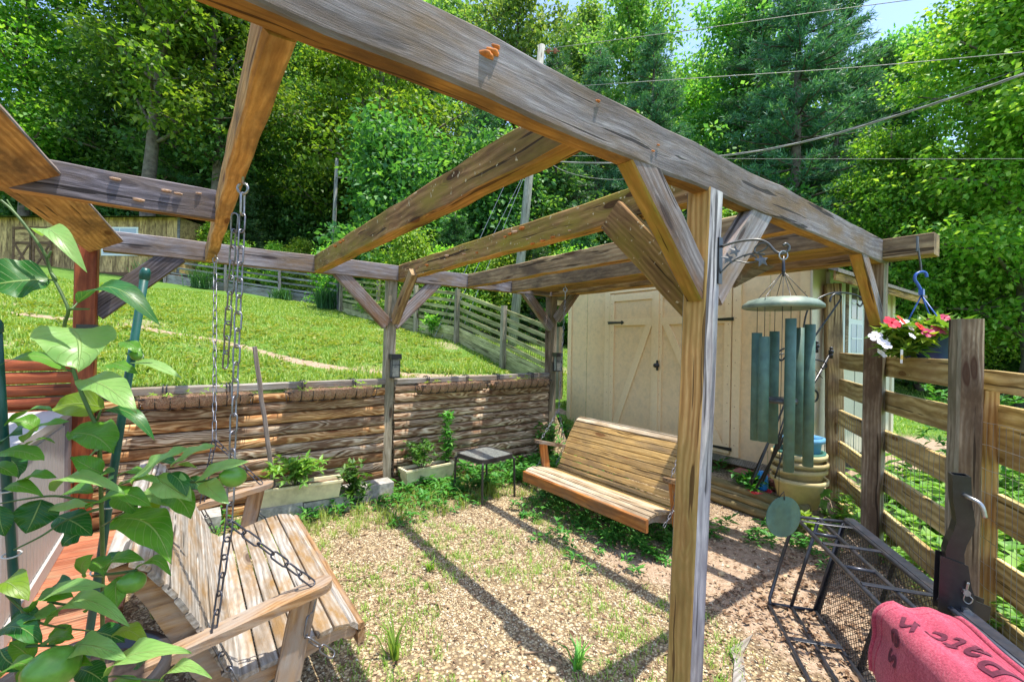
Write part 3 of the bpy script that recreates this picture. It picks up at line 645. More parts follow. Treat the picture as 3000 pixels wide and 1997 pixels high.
# ---------------------------------------------------------------- fences
def st2(k): return Vector((2.56 + .850 * k, .06 + .526 * k, 0))
FD = Vector((.850, .526, 0)).normalized(); FN = Vector((-FD.y, FD.x, 0))
bf = thing('board_fence', st2(0), 'new pine board and wire fence right of the swings', 'fence')
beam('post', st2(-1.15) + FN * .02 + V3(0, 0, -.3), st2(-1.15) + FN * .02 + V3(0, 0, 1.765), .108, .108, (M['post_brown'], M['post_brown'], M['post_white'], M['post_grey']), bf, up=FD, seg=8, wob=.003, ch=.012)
cap = MB(); 
beam('post', st2(1.02) + FN * .02 + V3(0, -.02, -.3), st2(1.10) + FN * .05 + V3(0, 0, 2.24), .13, .13, (M['rafter_pale'],) * 4, bf, up=FD, seg=8, wob=.004)
for (zt, hh, mt) in ((1.545, .155, 0), (1.285, .155, 0), (.985, .15, 1), (.68, .15, 1), (.38, .15, 1), (.10, .14, 1)):
    for (k0, k1) in ((-1.05, -.02), (.0, .97)):
        beam('board', st2(k0) + V3(0, 0, zt - hh / 2), st2(k1) + V3(0, 0, zt - hh / 2 + (.01 if k0 > -.5 else 0)), .03, hh, M['fence_pine'] if mt == 0 else M['post_brown'] if False else M['fence_pine'], bf, seg=5, wob=.003, ch=.004)
def wiremesh(name, p0, p1, z0, z1, nx, nz, parent, r=.0014, jag=.01, off=Vector((0, 0, 0)), mat=None):
    q = MB(); p0 = Vector(p0) + off; p1 = Vector(p1) + off
    for i in range(nx + 1):
        p = p0.lerp(p1, i / nx); q.tube([p + V3(rnd.uniform(-jag, jag) * .3, 0, z0), p + V3(rnd.uniform(-jag, jag), rnd.uniform(-jag, jag), (z0 + z1) / 2), p + V3(0, 0, z1 + rnd.uniform(-jag, 0))], r, 3, cap=False)
    for k in range(nz + 1):
        z = z0 + (z1 - z0) * k / nz; q.tube([p0.lerp(p1, j / 8) + V3(rnd.uniform(-jag, jag) * .6, rnd.uniform(-jag, jag) * .6, z + rnd.uniform(-jag, jag)) for j in range(9)], r, 3, cap=False)
    return tag(q.obj(name, mat or M['mesh_wire'], parent), None, kind='stuff')
wiremesh('wire_mesh', st2(-1.05), st2(.95), .03, 1.0, 34, 7, bf, .0016, .012, FN * .03)
gate = thing('wooden_gate', (1.95, -.75, 0), 'pine gate with wide rails at the right edge, behind the blunt post', 'gate')
def stg(k): return Vector((1.80 - .85 * k, -.66 - .526 * k, 0)) + Vector((.12, .02, 0))
beam('stile', stg(-.12) + FN * .03 + V3(0, 0, .02), stg(-.12) + FN * .03 + V3(0, 0, 1.40), .095, .095, (M['post_pine'],) * 4, gate, up=FD, seg=6, wob=.002)
for (zt, hh) in ((1.49, .115), (1.29, .34), (.78, .2), (.41, .2), (.10, .1)):
    oo = .095 if zt > 1.4 else -.02; k0_ = -.19 if zt > 1.4 else -.07
    beam('rail', stg(k0_) + FN * oo + V3(0, 0, zt - hh / 2), stg(.95) + FN * oo + V3(0, 0, zt - hh / 2), .028, hh, M['fence_pine'], gate, seg=4, wob=.003, ch=.004)
beam('rail', stg(-.3) - FN * .9 + V3(0, 0, 1.56), stg(.95) - FN * .9 + V3(0, 0, 1.56), .028, .1, M['fence_pine'], gate, seg=2)
q = MB(); p = stg(-.19) + FN * .12 + V3(0, 0, 1.49); q.box(p + V3(-.03, -.03, -.005), p + V3(.04, .03, .003)); q.box(p + V3(-.02, -.035, -.005), p + V3(-.012, .03, .06)); q.obj('latch', M['steel'], gate)
wiremesh('wire_mesh', stg(-.05), stg(.9), .03, 1.2, 18, 9, gate, .0014, .008, FN * .10)
# back fence, olive boards: from the far corner to behind the shed
def wpt(x, d):   # camera-aligned: x metres right, d metres ahead of the camera
    p = CAM + RT * x + FW * d; return Vector((p.x, p.y, float(gz(p.x, p.y))))
def rail_fence(name, pts, label, nrail, hgt, mat, pmat, low=True, mesh=True):
    th = thing(name, pts[len(pts) // 2], label, 'fence')
    for p in pts: beam('post', p + V3(0, 0, -.2), p + V3(rnd.uniform(-.03, .03), 0, hgt + .06), .1, .1, pmat, th, up=(1, 0, 0), seg=3, wob=.004)
    for a, c in zip(pts[:-1], pts[1:]):
        dirv = (c - a).normalized(); nv = Vector((-dirv.y, dirv.x, 0)); nv = nv if nv.dot(CAM - a) > 0 else -nv
        if low:
            for z, hh in ((.09, .19), (.285, .18)): beam('board', a + nv * -.07 + V3(0, 0, z), c + nv * -.07 + V3(0, 0, z), .03, hh, mat, th, seg=2, wob=.004, ch=.004)
        z0 = .47 if low else .12
        for k in range(nrail):
            z = z0 + (hgt - .05 - z0) * k / max(1, nrail - 1)
            beam('board', a + nv * -.07 + V3(0, 0, z), c + nv * -.07 + V3(0, 0, z + rnd.uniform(-.01, .01)), .03, .078, mat, th, seg=2, wob=.005, ch=.004)
        if mesh: wiremesh('wire_mesh', a - nv * .1, c - nv * .1, .05, .75, 26, 6, th, .004, .0, mat=M['black'])
    return th
rail_fence('back_fence', [wpt(-6.1, 15.6), wpt(-4.05, 13.3), wpt(-2.55, 11.65), wpt(-1.32, 10.35), wpt(-.19, 9.05), wpt(.85, 7.85)], 'olive grey horizontal board fence running down the lawn to the cream shed', 5, 1.22, M['fence_back'], M['post_grey'])
rail_fence('far_fence', [wpt(-15.2, 19.2), wpt(-12.5, 19.1), wpt(-9.9, 18.7), wpt(-7.65, 18.0), wpt(-6.4, 16.2)], 'grey horizontal board fence at the top of the lawn beside the brown shed', 4, 1.25, M['fence_far'], M['fence_far'], mesh=False)
# ---------------------------------------------------------------- brown shed on the hill
o = wpt(-15.1, 19.9); BSX = (RT * -1).normalized(); BSX = (BSX + FW * .06).normalized(); BSY = Vector((-BSX.y, BSX.x, 0)); BSY = BSY if BSY.dot(FW) > 0 else -BSY
bs = thing('brown_shed', o, 'brown board shed with white window on the hill at left', 'shed')
BM = Matrix(((BSX.x, BSY.x, 0, o.x), (BSX.y, BSY.y, 0, o.y), (0, 0, 1, o.z + .25), (0, 0, 0, 1)))   # local x to the left, y away
def bbx(name, a, c, mat, parent):
    q = MB(); q.box(a, c); return q.obj(name, mat, parent, BM)
W_ = 9.0; D_ = 4.0; H_ = 2.5
for i in range(45):
    x0 = i * .2
    ob = MB(); ob.box((-H_ / 2, -.012, -.097), (H_ / 2, .012, .097)); M2 = BM @ Matrix(((0, 0, 1, x0 + .1), (0, 1, 0, 0), (1, 0, 0, H_ / 2 + .25), (0, 0, 0, 1)))
    ob.obj('siding_board', M['shed_brown'], bs, M2)
bbx('wall', (0, .02, .25), (W_, D_, H_ + .25), M['shed_brown'], bs)
bbx('floor_beam', (-.02, -.05, .05), (W_, .1, .25), M['shed_trim_brown'], bs)
bbx('corner_trim', (-.03, -.04, .25), (.09, -.013, H_ + .25), M['fence_far'], bs)
q = MB(); q.add([(-.3, -.4, H_ + .2), (W_ + .3, -.4, H_ + .2), (W_ + .3, D_ / 2, H_ + .75), (-.3, D_ / 2, H_ + .75), (W_ + .3, D_ + .4, H_ + .2), (-.3, D_ + .4, H_ + .2)], [(0, 1, 2, 3), (3, 2, 4, 5)]); q.obj('roof', M['roof'], bs, BM)
wn = bbx('window', (1.95, -.05, 1.0), (3.7, -.013, 2.3), M['white'], bs)
for ix in range(2):
    for iz in range(4):
        bbx('pane', (2.03 + ix * .82, -.056, 1.08 + iz * .295), (2.80 + ix * .82, -.0505, 1.345 + iz * .295), M['blind'], wn)
for x0 in (6.1, 7.1):
    dr = bbx('door', (x0, -.045, .3), (x0 + .95, -.013, 2.3), M['shed_brown'], bs)
    for (a, c) in (((x0, -.07, .3), (x0 + .1, -.046, 2.3)), ((x0 + .85, -.07, .3), (x0 + .95, -.046, 2.3)), ((x0 + .101, -.068, .3), (x0 + .849, -.046, .42)), ((x0 + .101, -.068, 1.5), (x0 + .849, -.046, 1.62)), ((x0 + .101, -.068, 2.18), (x0 + .849, -.046, 2.3))):
        bbx('door_board', a, c, M['shed_trim_brown'], dr)
    for sg in (0, 1):
        a = BM @ Vector((x0 + (.12 if sg else .83), -.057, .42)); c = BM @ Vector((x0 + (.83 if sg else .12), -.057 , 1.5)); beam('cross_board', a, c, .02 + .004 * sg, .1, M['shed_trim_brown'], dr, up=(0, 0, 1), seg=1)
for k in range(3): bbx('step', (5.9, -.45 - .3 * k, .12 - .13 * k), (8.2, -.17 - .3 * k, .17 - .13 * k), M['fence_far'], bs)
for x0 in (.3, 3, 6, 8.7): bbx('pier', (x0 - .2, .0, -1.2), (x0 + .2, .4, .05), M['concrete'], bs)
# ---------------------------------------------------------------- utility poles and wires
def pole(p0, p1, r0, r1, label):
    th = thing('utility_pole', p0, label, 'pole'); q = MB(); Mx, L = orient(p0, p1, (1, 0, 0)); q.tube([(-L / 2, 0, 0), (0, .02, 0), (L / 2, 0, 0)], [r0, (r0 + r1) / 2, r1], 12); q.obj('shaft', M['pole'], th, Mx); return th
b0 = at(1497, 1010, 11.6); b0.z = float(gz(b0.x, b0.y)) - .3
PA1 = at(1587, 135, 11.9)
pa = pole(b0, PA1, .13, .095, 'leaning grey utility pole behind the olive board fence')
q = MB(); c0 = at(1585, 150, 11.85)
for j in (-1, 1): q.lathe([(0, -.06), (.05, -.05), (.035, -.02), (.055, 0), (.035, .03), (.05, .05), (0, .07)], 10, c0 + RT * (.20 + .09 * (j + 1)))
q.tube([c0, c0 + RT * .5], .015, 6); q.obj('insulator', M['brick'], pa)
b1 = at(968, 900, 20.5); b1.z = float(gz(b1.x, b1.y)); pb = pole(b1 - V3(0, 0, .2), at(987, 465, 20.5), .10, .075, 'thin grey pole with lamp arm at the fence corner')
q = MB(); a = at(985, 520, 20.4); q.tube([a, at(1010, 521, 20.3), at(1040, 523, 20.2)], .025, 6); q.obj('arm', M['pole'], pb)
q = MB(); q.lathe([(0, .12), (.1, .08), (.13, -.02), (.09, -.14), (0, -.16)], 12, at(1044, 533, 20.2)); q.obj('lamp_head', M['white_old'], pb)
for (x, d, h_) in ((-5.5, 16.5, 2.2), (-5.9, 17.0, 3.4)):
    p = wpt(x, d)
def wire(label, pts, r, mat=None, twist=0, name='power_line'):
    """a line strung through the given points with sag already in them"""
    P = [Vector(p) for p in pts]; q = MB()
    def cr(t):
        n = len(P) - 1; i = min(int(t * n), n - 1); u = t * n - i
        p0 = P[max(i - 1, 0)]; p1 = P[i]; p2 = P[i + 1]; p3 = P[min(i + 2, n)]
        return .5 * ((2 * p1) + (p2 - p0) * u + (2 * p0 - 5 * p1 + 4 * p2 - p3) * u * u + (3 * p1 - p0 - 3 * p2 + p3) * u ** 3)
    N = 60 if twist else 24
    base = [cr(i / N) for i in range(N + 1)]
    if not twist: q.tube(base, r, 6)
    else:
        for ph in (0, 2.1, 4.2):
            q.tube([p + (UPV * math.cos(i * twist + ph) + RT * math.sin(i * twist + ph)) * r * 1.3 for i, p in enumerate(base)], r, 6)
    return tag(q.obj(name, mat or M['wire']), label, 'cable', 'overhead lines')
wire('highest thin overhead line from the leaning pole to upper right', [at(1605, 143, 11.8), at(2000, 92, 10.8), at(2330, 45, 10), at(2760, -12, 9), at(3300, -80, 8)], .009)
wire('second thin overhead line crossing the dark pines', [at(1560, 262, 11.9), at(2000, 232, 10.8), at(2440, 203, 10), at(2780, 174, 9), at(3300, 125, 8)], .009)
wire('thick twisted overhead cable rising to the right edge', [at(1545, 470, 11.7), at(1800, 478, 10.5), at(2130, 455, 9), at(2380, 410, 8), at(2600, 347, 7), at(2800, 284, 6.2), at(3050, 200, 5.5), at(3400, 60, 5)], .009, M['wire'], .55)
wire('dark single line just above the twisted cable', [at(2140, 474, 9), at(2400, 402, 8), at(2560, 353, 7.2), at(2800, 270, 6.3), at(3100, 165, 5.5)], .005, M['black'])
wire('level white overhead line above the front beam', [at(1545, 456, 11.7), at(1800, 458, 10), at(2135, 465, 8.5), at(2500, 466, 7.6), at(3100, 466, 6.5)], .006, M['pole'])
wire('sagging white line behind the pergola beam', [at(1588, 462, 11.6), at(1650, 500, 11.2), at(1740, 522, 10.8), at(1850, 523, 10.2), at(2100, 480, 9)], .008, M['pole'])
for (x0, y0, x1, y1, lb) in ((1550, 480, 1290, 1010, 'left of the pair'), (1498, 500, 1270, 990, 'farthest left'), (1555, 470, 1340, 960, 'right of the pair')):
    g0 = at(x1, y1, 10.8); g0.z = float(gz(g0.x, g0.y)); wire('guy wire slanting down from the leaning pole, ' + lb, [at(x0, y0, 11.7), (at(x0, y0, 11.7) + g0) / 2, g0], .006, M['mesh_wire'], name='guy_wire')
# ---------------------------------------------------------------- chains
def link_mesh(name, L, w, r, mat):
    q = MB(); h = L / 2 - w / 2; pts = []
    for i in range(6): a = -math.pi / 2 + math.pi * i / 5; pts.append((h + math.cos(a) * w / 2, math.sin(a) * w / 2, 0))
    for i in range(6): a = math.pi / 2 + math.pi * i / 5; pts.append((-h + math.cos(a) * w / 2, math.sin(a) * w / 2, 0))
    q.tube(pts, r, 5, closed=True); return q.mesh(name, mat)
LK_DARK = link_mesh('link_dark', .078, .027, .0036, M['chain_dark']); LK = link_mesh('link', .078, .027, .0036, M['chain'])
LK_S = link_mesh('link_small', .046, .017, .0024, M['chain'])
def chain(parent, pts, mesh, pitch):
    """links strung along a polyline; each link an object, turned a quarter from the one before"""
    pts = [Vector(p) for p in pts]; k = 0
    for a, c in zip(pts[:-1], pts[1:]):
        n = max(1, round((c - a).length / pitch)); 
        for i in range(n):
            p = a.lerp(c, (i + .5) / n); x = (c - a).normalized(); up = x.orthogonal().normalized()
            Mx, _ = orient(p - x * .01, p + x * .01, up); Mx = Mx @ Matrix.Rotation((math.pi / 2 if k % 2 else 0) + rnd.uniform(-.25, .25), 4, 'X')
            put(bpy.data.objects.new('link', mesh), Mx, parent); k += 1
def eyebolt(parent, p, mat, L=.09, name='chain'):
    """screw eye with a snap link under it; returns object and lower end"""
    q = MB(); p = Vector(p); rr = .021
    q.tube([p + V3(0, 0, .06), p + V3(0, 0, 0)], .005, 8)
    c = p - V3(0, 0, rr); q.tube([c + RT * (rr * math.sin(a)) + UPV * (rr * math.cos(a)) for a in [2 * math.pi * i / 16 * .93 for i in range(17)]], .0052, 7)
    c2 = c - V3(0, 0, rr * .8 + L / 2); h = L / 2 - .011; pts = []
    for i in range(8): a = math.pi * i / 7; pts.append(c2 + UPV * (h + math.sin(a) * .011) + FW * (math.cos(a) * .011))
    for i in range(8): a = math.pi + math.pi * i / 7; pts.append(c2 + UPV * (-h + math.sin(a) * .011) + FW * (math.cos(a) * .011))
    q.tube(pts, .0045, 6, closed=True)
    return q.obj(name, mat, parent), c2 - V3(0, 0, L / 2)
# ---------------------------------------------------------------- porch swings
def swing(name, F0, Ld, Bd, length, label, prof, nseat, mats, hooks, splits, links, apron=.10, armz=.26, armsets=None, arm_b=(-.02, .60), tails=None):
    """F0: middle of the seat's front edge; Ld along the seat, Bd towards the back; prof: (b, z) points front to top of the back"""
    F0 = Vector(F0); Ld = Vector(Ld); Bd = Vector(Bd)
    th = thing(name, (F0.x, F0.y, 0), label, 'swing')
    P = lambda l, b, z: F0 + Ld * l + Bd * b + V3(0, 0, z)
    pr = [Vector((b, z)) for b, z in prof]; acc = [0]
    for a, c in zip(pr[:-1], pr[1:]): acc.append(acc[-1] + (c - a).length)
    def ev(d):
        for i in range(len(pr) - 1):
            if d <= acc[i + 1] or i == len(pr) - 2:
                u = (d - acc[i]) / (acc[i + 1] - acc[i]); return pr[i].lerp(pr[i + 1], u), (pr[i + 1] - pr[i]).normalized()
    tot = acc[-1]; n = nseat; w = tot / n
    for i in range(n):
        p, tg = ev((i + .5) * w); nv = Vector((-tg.y, tg.x))
        up = Bd * nv.x + V3(0, 0, nv.y)
        hl = length / 2 + rnd.uniform(-.004, .004)
        beam('slat', P(-hl, p.x, p.y), P(hl, p.x, p.y), w - .006, .019, mats['slat'](i, n), th, up=up, seg=3, wob=.0012, ch=.003)
    # curved side frames
    for l in (-length / 2 + .05, 0, length / 2 - .05):
        q = MB(); V = []; m = 14
        for i in range(m + 1):
            p, tg = ev(tot * i / m); nv = Vector((tg.y, -tg.x)); a = p + nv * .012; c = p + nv * (.06 + .03 * math.sin(math.pi * i / m))
            for dl in (-.018, .018): V += [P(l + dl, a.x, a.y), P(l + dl, c.x, c.y)]
        F = []
        for i in range(m):
            a = i * 4; c = a + 4; F += [(a, a + 1, c + 1, c), (a + 2, c + 2, c + 3, a + 3), (a + 1, a + 3, c + 3, c + 1), (a, c, c + 2, a + 2)]
        F += [(0, 2, 3, 1), (m * 4, m * 4 + 1, m * 4 + 3, m * 4 + 2)]
        q.add(V, F); q.obj('side_frame', mats['frame'], th)
    beam('front_rail', P(-length / 2, -.006, -.055), P(length / 2, -.006, -.055), .028, apron, mats['apron'], th, seg=4, wob=.001)
    ends = []
    for sd in (-1, 1):
        l = sd * (length / 2 + .03); b0, b1 = arm_b
        # armrest with a rounded front
        q = MB(); out = []; hw = .048
        for i in range(9): a = math.pi / 2 + math.pi * i / 8; out.append((b0 + hw + math.cos(a) * hw, math.sin(a) * hw))
        out += [(b1, -hw * .7), (b1, hw * .7)]
        zt = lambda b: armz - .10 * max(0, (b - b0) / (b1 - b0)) + .008 * math.sin(b * 9)
        V = [P(l + y, b, zt(b) + .016) for b, y in out] + [P(l + y, b, zt(b) - .016) for b, y in out]; k = len(out)
        q.add(V, [tuple(range(k)), tuple(reversed(range(k, 2 * k)))] + [(i, i + k, (i + 1) % k + k, (i + 1) % k) for i in range(k)])
        Mi, _ = orient(P(l, b0, armz), P(l, b1, armz)); q.v = [tuple(Mi.inverted() @ Vector(v)) for v in q.v]
        q.obj('armrest', mats['arm'], th, Mi)
        beam('arm_support', P(l, b0 + .16, -.11), P(l, b0 + .10, armz - .02), .028, .095, mats['support'], th, up=Bd, seg=3, wob=.001)
        ends.append(l)
    for sd, hk, sp in zip((-1, 1), hooks, splits):
        l = sd * (length / 2 + .03); fr = P(l, arm_b[0] + .07, armz + .015); bk = P(l, arm_b[0] + .40, armz - .05)
        co, lo = eyebolt(th, hk, M['steel'])
        sp = Vector(sp); lk, pt = links
        chain(co, [lo, sp], lk, pt); dk_ = LK_DARK if lk is LK else lk
        chain(co, [sp, fr], dk_, pt); chain(co, [sp, bk], dk_, pt)
        chain(co, [fr - V3(0, 0, .03), P(l + sd * .02, arm_b[0] + .10, .05), P(l + sd * .02, .12, -.07)], lk, pt)
        chain(co, [bk - V3(0, 0, .03), P(l + sd * .02, .46, -.03)], lk, pt)
        if tails and tails[0] == sd:
            a = lo + RT * -.03; chain(co, [a, Vector(tails[1])], lk, pt)
    return th
PROF = [(-.012, -.035), (.03, .0), (.10, .012), (.2, -.004), (.32, -.035), (.42, -.05), (.465, -.02), (.50, .06), (.56, .19), (.63, .32), (.70, .42), (.755, .455), (.80, .445)]
swing('porch_swing', (-1.15, 1.66, .375), (0, 1, 0), (-1, 0, 0), 1.44, 'bleached grey slatted porch swing hanging at left with peeling varnish',
      [(a * 1.04, c * 1.06) for a, c in PROF], 17, dict(slat=lambda i, n: M['swing_old'], frame=M['swing_arm'], apron=M['swing_arm'], arm=M['swing_arm'], support=M['swing_arm']),
      [(-1.60, 1.10, 2.22), (-1.60, 3.18, 2.22)], [at(672, 1528, 1.66), at(628, 1290, 2.9)], (LK, .066), armz=.225, tails=(-1, at(660, 1075, 1.86)), arm_b=(.13, .72))
swing('porch_swing', (.92, 1.70, .345), (0, 1, 0), (1, 0, 0), 1.44, 'honey coloured slatted porch swing hanging before the cream shed',
      PROF, 19, dict(slat=lambda i, n: M['swing_pale'] if (i < 6 or i > 16) else M['swing_honey'], frame=M['swing_arm'], apron=M['swing_red'], arm=M['swing_arm'], support=M['swing_red']),
      [(1.65, 1.15, 2.22), (1.65, 2.66, 2.22)], [Vector((1.50, 1.0, 1.0)), at(1637, 1200, 4.72)], (LK_S, .038), armz=.25, arm_b=(.16, .62))

# ---------------------------------------------------------------- wind chime on its scroll bracket
wb = thing('scroll_bracket', at(2108, 765, 1.85), 'black scrolled plant bracket with leaves screwed to the front post', 'bracket')
q = MB(); a = Vector((.012, -.008, 1.86)); q.box(a, a + V3(.028, .0075, .195)); q.obj('plate', M['lamp_black'], wb)
q = MB()
def pa_(l): return [at(*p) for p in l]
def spl(P, n=6):
    P = [Vector(p) for p in P]; o = []
    for i in range(len(P) - 1):
        p0 = P[max(i - 1, 0)]; p1 = P[i]; p2 = P[i + 1]; p3 = P[min(i + 2, len(P) - 1)]
        for k in range(n):
            u = k / n; o.append(.5 * ((2 * p1) + (p2 - p0) * u + (2 * p0 - 5 * p1 + 4 * p2 - p3) * u * u + (3 * p1 - p0 - 3 * p2 + p3) * u ** 3))
    return o + [P[-1]]
q.tube(spl(pa_([(2115, 722, 1.85), (2160, 708, 1.83), (2215, 702, 1.80), (2248, 712, 1.785), (2270, 735, 1.77), (2290, 743, 1.757), (2308, 735, 1.75), (2311, 722, 1.75), (2302, 714, 1.75), (2295, 719, 1.75)])), .0055, 8)
q.tube(spl(pa_([(2110, 800, 1.85), (2140, 770, 1.84), (2180, 748, 1.82), (2225, 738, 1.8), (2248, 722, 1.79), (2235, 712, 1.79), (2215, 722, 1.8), (2212, 740, 1.8), (2240, 745, 1.8)])), .0035, 6)
q.tube(spl(pa_([(2120, 790, 1.85), (2150, 765, 1.84), (2190, 770, 1.82), (2220, 762, 1.8), (2200, 745, 1.81), (2180, 752, 1.82)])), .003, 6)
q.obj('scroll', M['bronze'], wb)
def star_leaf(c, r, nrm_, rot, mat, parent, name='leaf', lobes=5):
    n_ = Vector(nrm_).normalized(); x = n_.orthogonal().normalized(); y = n_.cross(x); q = MB(); V = [tuple(c + n_ * r * .12)]; k = lobes * 2
    for i in range(k):
        a = rot + 2 * math.pi * i / k; rr = r if i % 2 == 0 else r * .45; V.append(tuple(c + (x * math.cos(a) + y * math.sin(a)) * rr - n_ * (r * .1 if i % 2 == 0 else 0)))
    q.add(V, [(0, 1 + i, 1 + (i + 1) % k) for i in range(k)]); return q.obj(name, mat, parent)
for (px, py, d, r) in ((2133, 757, 1.835, .03), (2152, 735, 1.825, .028), (2232, 762, 1.79, .032)): star_leaf(at(px, py, d), r, -FW + UPV * .3, rnd.uniform(0, 6), M['bronze'], wb)
CD = 1.75
wc = thing('wind_chime', at(2295, 1513, CD), 'verdigris green wind chime with six tubes hanging from the scroll bracket', 'wind chime')
q = MB(); c = at(2295, 748, CD); q.tube([c + RT * math.sin(a) * .017 + UPV * math.cos(a) * .017 for a in [2 * math.pi * i / 16 for i in range(16)]], .003, 6, closed=True)
q.tube([c - UPV * .017, c - UPV * .05], .004, 6); q.obj('ring', M['steel'], wc)
q = MB(); DC = at(2291, 893, CD); rD = .143
prof = [(rD * .94, -.016), (rD, -.012), (rD * .985, .0), (rD * .85, .016), (rD * .6, .027), (rD * .3, .031), (.001, .032)]
q.lathe(prof, 40, DC); q.lathe([(.001, -.004), (rD * .9, -.014), (rD * .94, -.016)], 40, DC); q.obj('dome', M['verdigris_pale'], wc)
TUB = [(-.104, .0, 1.654, 1.229), (-.074, -.068, 1.640, 1.225), (-.034, .09, 1.661, 1.218), (.030, -.092, 1.713, 1.106), (.066, .075, 1.677, 1.175), (.107, -.02, 1.691, 1.128)]
knot = at(2295, 795, CD)
for (x, y, z1, z0) in TUB:
    p = at(2291 + x / CD * FPX, 1172, CD + y)
    zt, zb = 1.6 + (z1 - 1.6) * (CD + y) / CD, 1.6 + (z0 - 1.6) * (CD + y) / CD
    q = MB(); c = Vector((p.x, p.y, 0)); r = .0185
    q.lathe([(r * .86, zt - .01), (r * .86, zt), (r, zt), (r, (zt + zb) / 2), (r, zb), (r * .86, zb), (r * .86, zb + .05)], 20, c); tb = q.obj('tube', M['verdigris'], wc)
    q = MB(); q.tube([c + V3(0, 0, zt), Vector((p.x, p.y, DC.z + .02)), Vector((p.x, p.y, DC.z + .02)).lerp(knot, .02), knot], .0013, 5); q.obj('string', M['lamp_black'], tb)
q = MB(); q.tube([knot + V3(0, 0, .06), knot, knot - V3(0, 0, .02)], [.004, .007, .004], 8); q.obj('knot', M['lamp_black'], wc)
cc = DC + V3(0, 0, 0); q = MB(); q.lathe([(.001, -.009), (.058, -.009), (.061, 0), (.058, .009), (.001, .009)], 28, Vector((cc.x, cc.y, 1.388))); st_ = q.obj('striker', M['bronze'], wc)
q = MB(); q.tube([knot, Vector((cc.x, cc.y, 1.0))], .0012, 5); q.obj('string', M['lamp_black'], st_)
q = MB(); S0 = at(2295, 1513, CD); nv = (-FW + RT * .22).normalized(); xv = nv.cross(UPV).normalized(); K = 36; V = []
for dd in (.0015, -.0015):
    for i in range(K): a = 2 * math.pi * i / K; V.append(S0 + nv * dd + (xv * math.cos(a) + UPV * math.sin(a)) * .081)
q.add(V, [tuple(range(K)), tuple(reversed(range(K, 2 * K)))] + [(i, (i + 1) % K, (i + 1) % K + K, i + K) for i in range(K)]); q.obj('sail', M['verdigris'], wc)
q = MB(); q.tube([S0 + UPV * .068 + nv * .004, S0 + UPV * .10, Vector((cc.x, cc.y, 1.0))], .0022, 6); q.obj('cord', M['lamp_black'], wc)

# ---------------------------------------------------------------- hanging flower basket
HD = 2.95
hb = thing('hanging_basket', at(2722, 1046, HD), 'navy hanging flower pot with red and white flowers behind the fence board', 'flower pot')
q = MB(); p0 = Vector(r6.matrix_basis.translation); hp = at(2690, 705, HD); hp = Vector((hp.x, hp.y, 2.30)); e0 = at(2697, 800, HD)
q.tube(spl([at(2688, 712, HD), at(2692, 745, HD), at(2697, 775, HD), at(2698, 800, HD)]), .006, 6); q.box(at(2688, 706, HD) + V3(-.018, -.004, -.07), at(2688, 706, HD) + V3(.018, .004, .03)); q.obj('hook_plate', M['bronze'], hb)
q = MB(); q.tube(spl(pa_([(2715, 812, HD), (2712, 800, HD), (2700, 796, HD), (2684, 803, HD), (2680, 818, HD), (2690, 835, HD), (2698, 850, HD)])), .009, 8)
j = at(2700, 856, HD); q.box(j - V3(.022, .012, .02), j + V3(.022, .012, .02)); 
PC = at(2722, 1000, HD); PR = .155; PZ0 = at(2712, 1050, HD).z; PZ1 = at(2712, 985, HD).z
for a in (2.6, 4.71, .5): q.tube([j - V3(0, 0, .02), Vector((PC.x, PC.y, PZ1)) + (RT * math.cos(a) + FW * math.sin(a)) * PR * .97], .0042, 6)
q.obj('hanger', M['blue_hanger'], hb)
q = MB(); q.lathe([(PR * .72, PZ0 - .05), (PR * .97, PZ1 - .008), (PR * 1.02, PZ1 - .008), (PR * 1.02, PZ1 + .006), (PR * .95, PZ1 + .006), (PR * .93, PZ1 - .02), (.001, PZ1 - .02)], 32, (PC.x, PC.y, 0)); q.lathe([(.001, PZ0 - .05), (PR * .72, PZ0 - .05)], 32, (PC.x, PC.y, 0)); q.obj('pot', M['blue_pot'], hb)
P_, D_2, N_, L_, W_2 = [], [], [], [], []
def foliage_rosettes(centres, n, L, up=.35):
    P, D, N, Ls, Ws = [], [], [], [], []
    for c in centres:
        for i in range(n):
            a = 2 * math.pi * i / n + rnd.uniform(-.3, .3); el = rnd.uniform(-.5, .9) + up * .3
            d = Vector((math.cos(a) * math.cos(el), math.sin(a) * math.cos(el), math.sin(el)))
            P.append(c); D.append(d); N.append(Vector((-d.x * .5 + rnd.gauss(0, .35), -d.y * .5 + rnd.gauss(0, .35), 1))); l = L * rnd.uniform(.7, 1.2); Ls.append(l); Ws.append(l * rnd.uniform(.36, .46))
    return leaf_arrays(np.array(P), np.array(D), np.array(N), np.array(Ls), np.array(Ws), .08, .15)
top = Vector((PC.x, PC.y, PZ1)); cs = []
for i in range(80):
    a = rnd.uniform(0, 6.28); r = PR * rnd.uniform(.1, 1.25); cs.append(top + V3(math.cos(a) * r, math.sin(a) * r, rnd.uniform(.0, .10) - .10 * max(0, r / PR - .9)))
for i in range(44):   # spilling over on the left
    cs.append(top - RT * rnd.uniform(.1, .26) - FW * rnd.uniform(-.08, .1) + V3(0, 0, rnd.uniform(-.13, .06)))
V_, F_ = foliage_rosettes(cs, 8, .095); put(bpy.data.objects.new('foliage', npmesh('foliage', V_, F_, M['leaf_plant'])), None, hb)['kind'] = 'stuff'
V_, F_ = foliage_rosettes([at(2712, 990, 2.80), at(2700, 985, 2.84), at(2735, 975, 2.86)], 9, .11, -.6); put(bpy.data.objects.new('foliage', npmesh('foliage', V_, F_, M['leaf_young'])), None, hb)
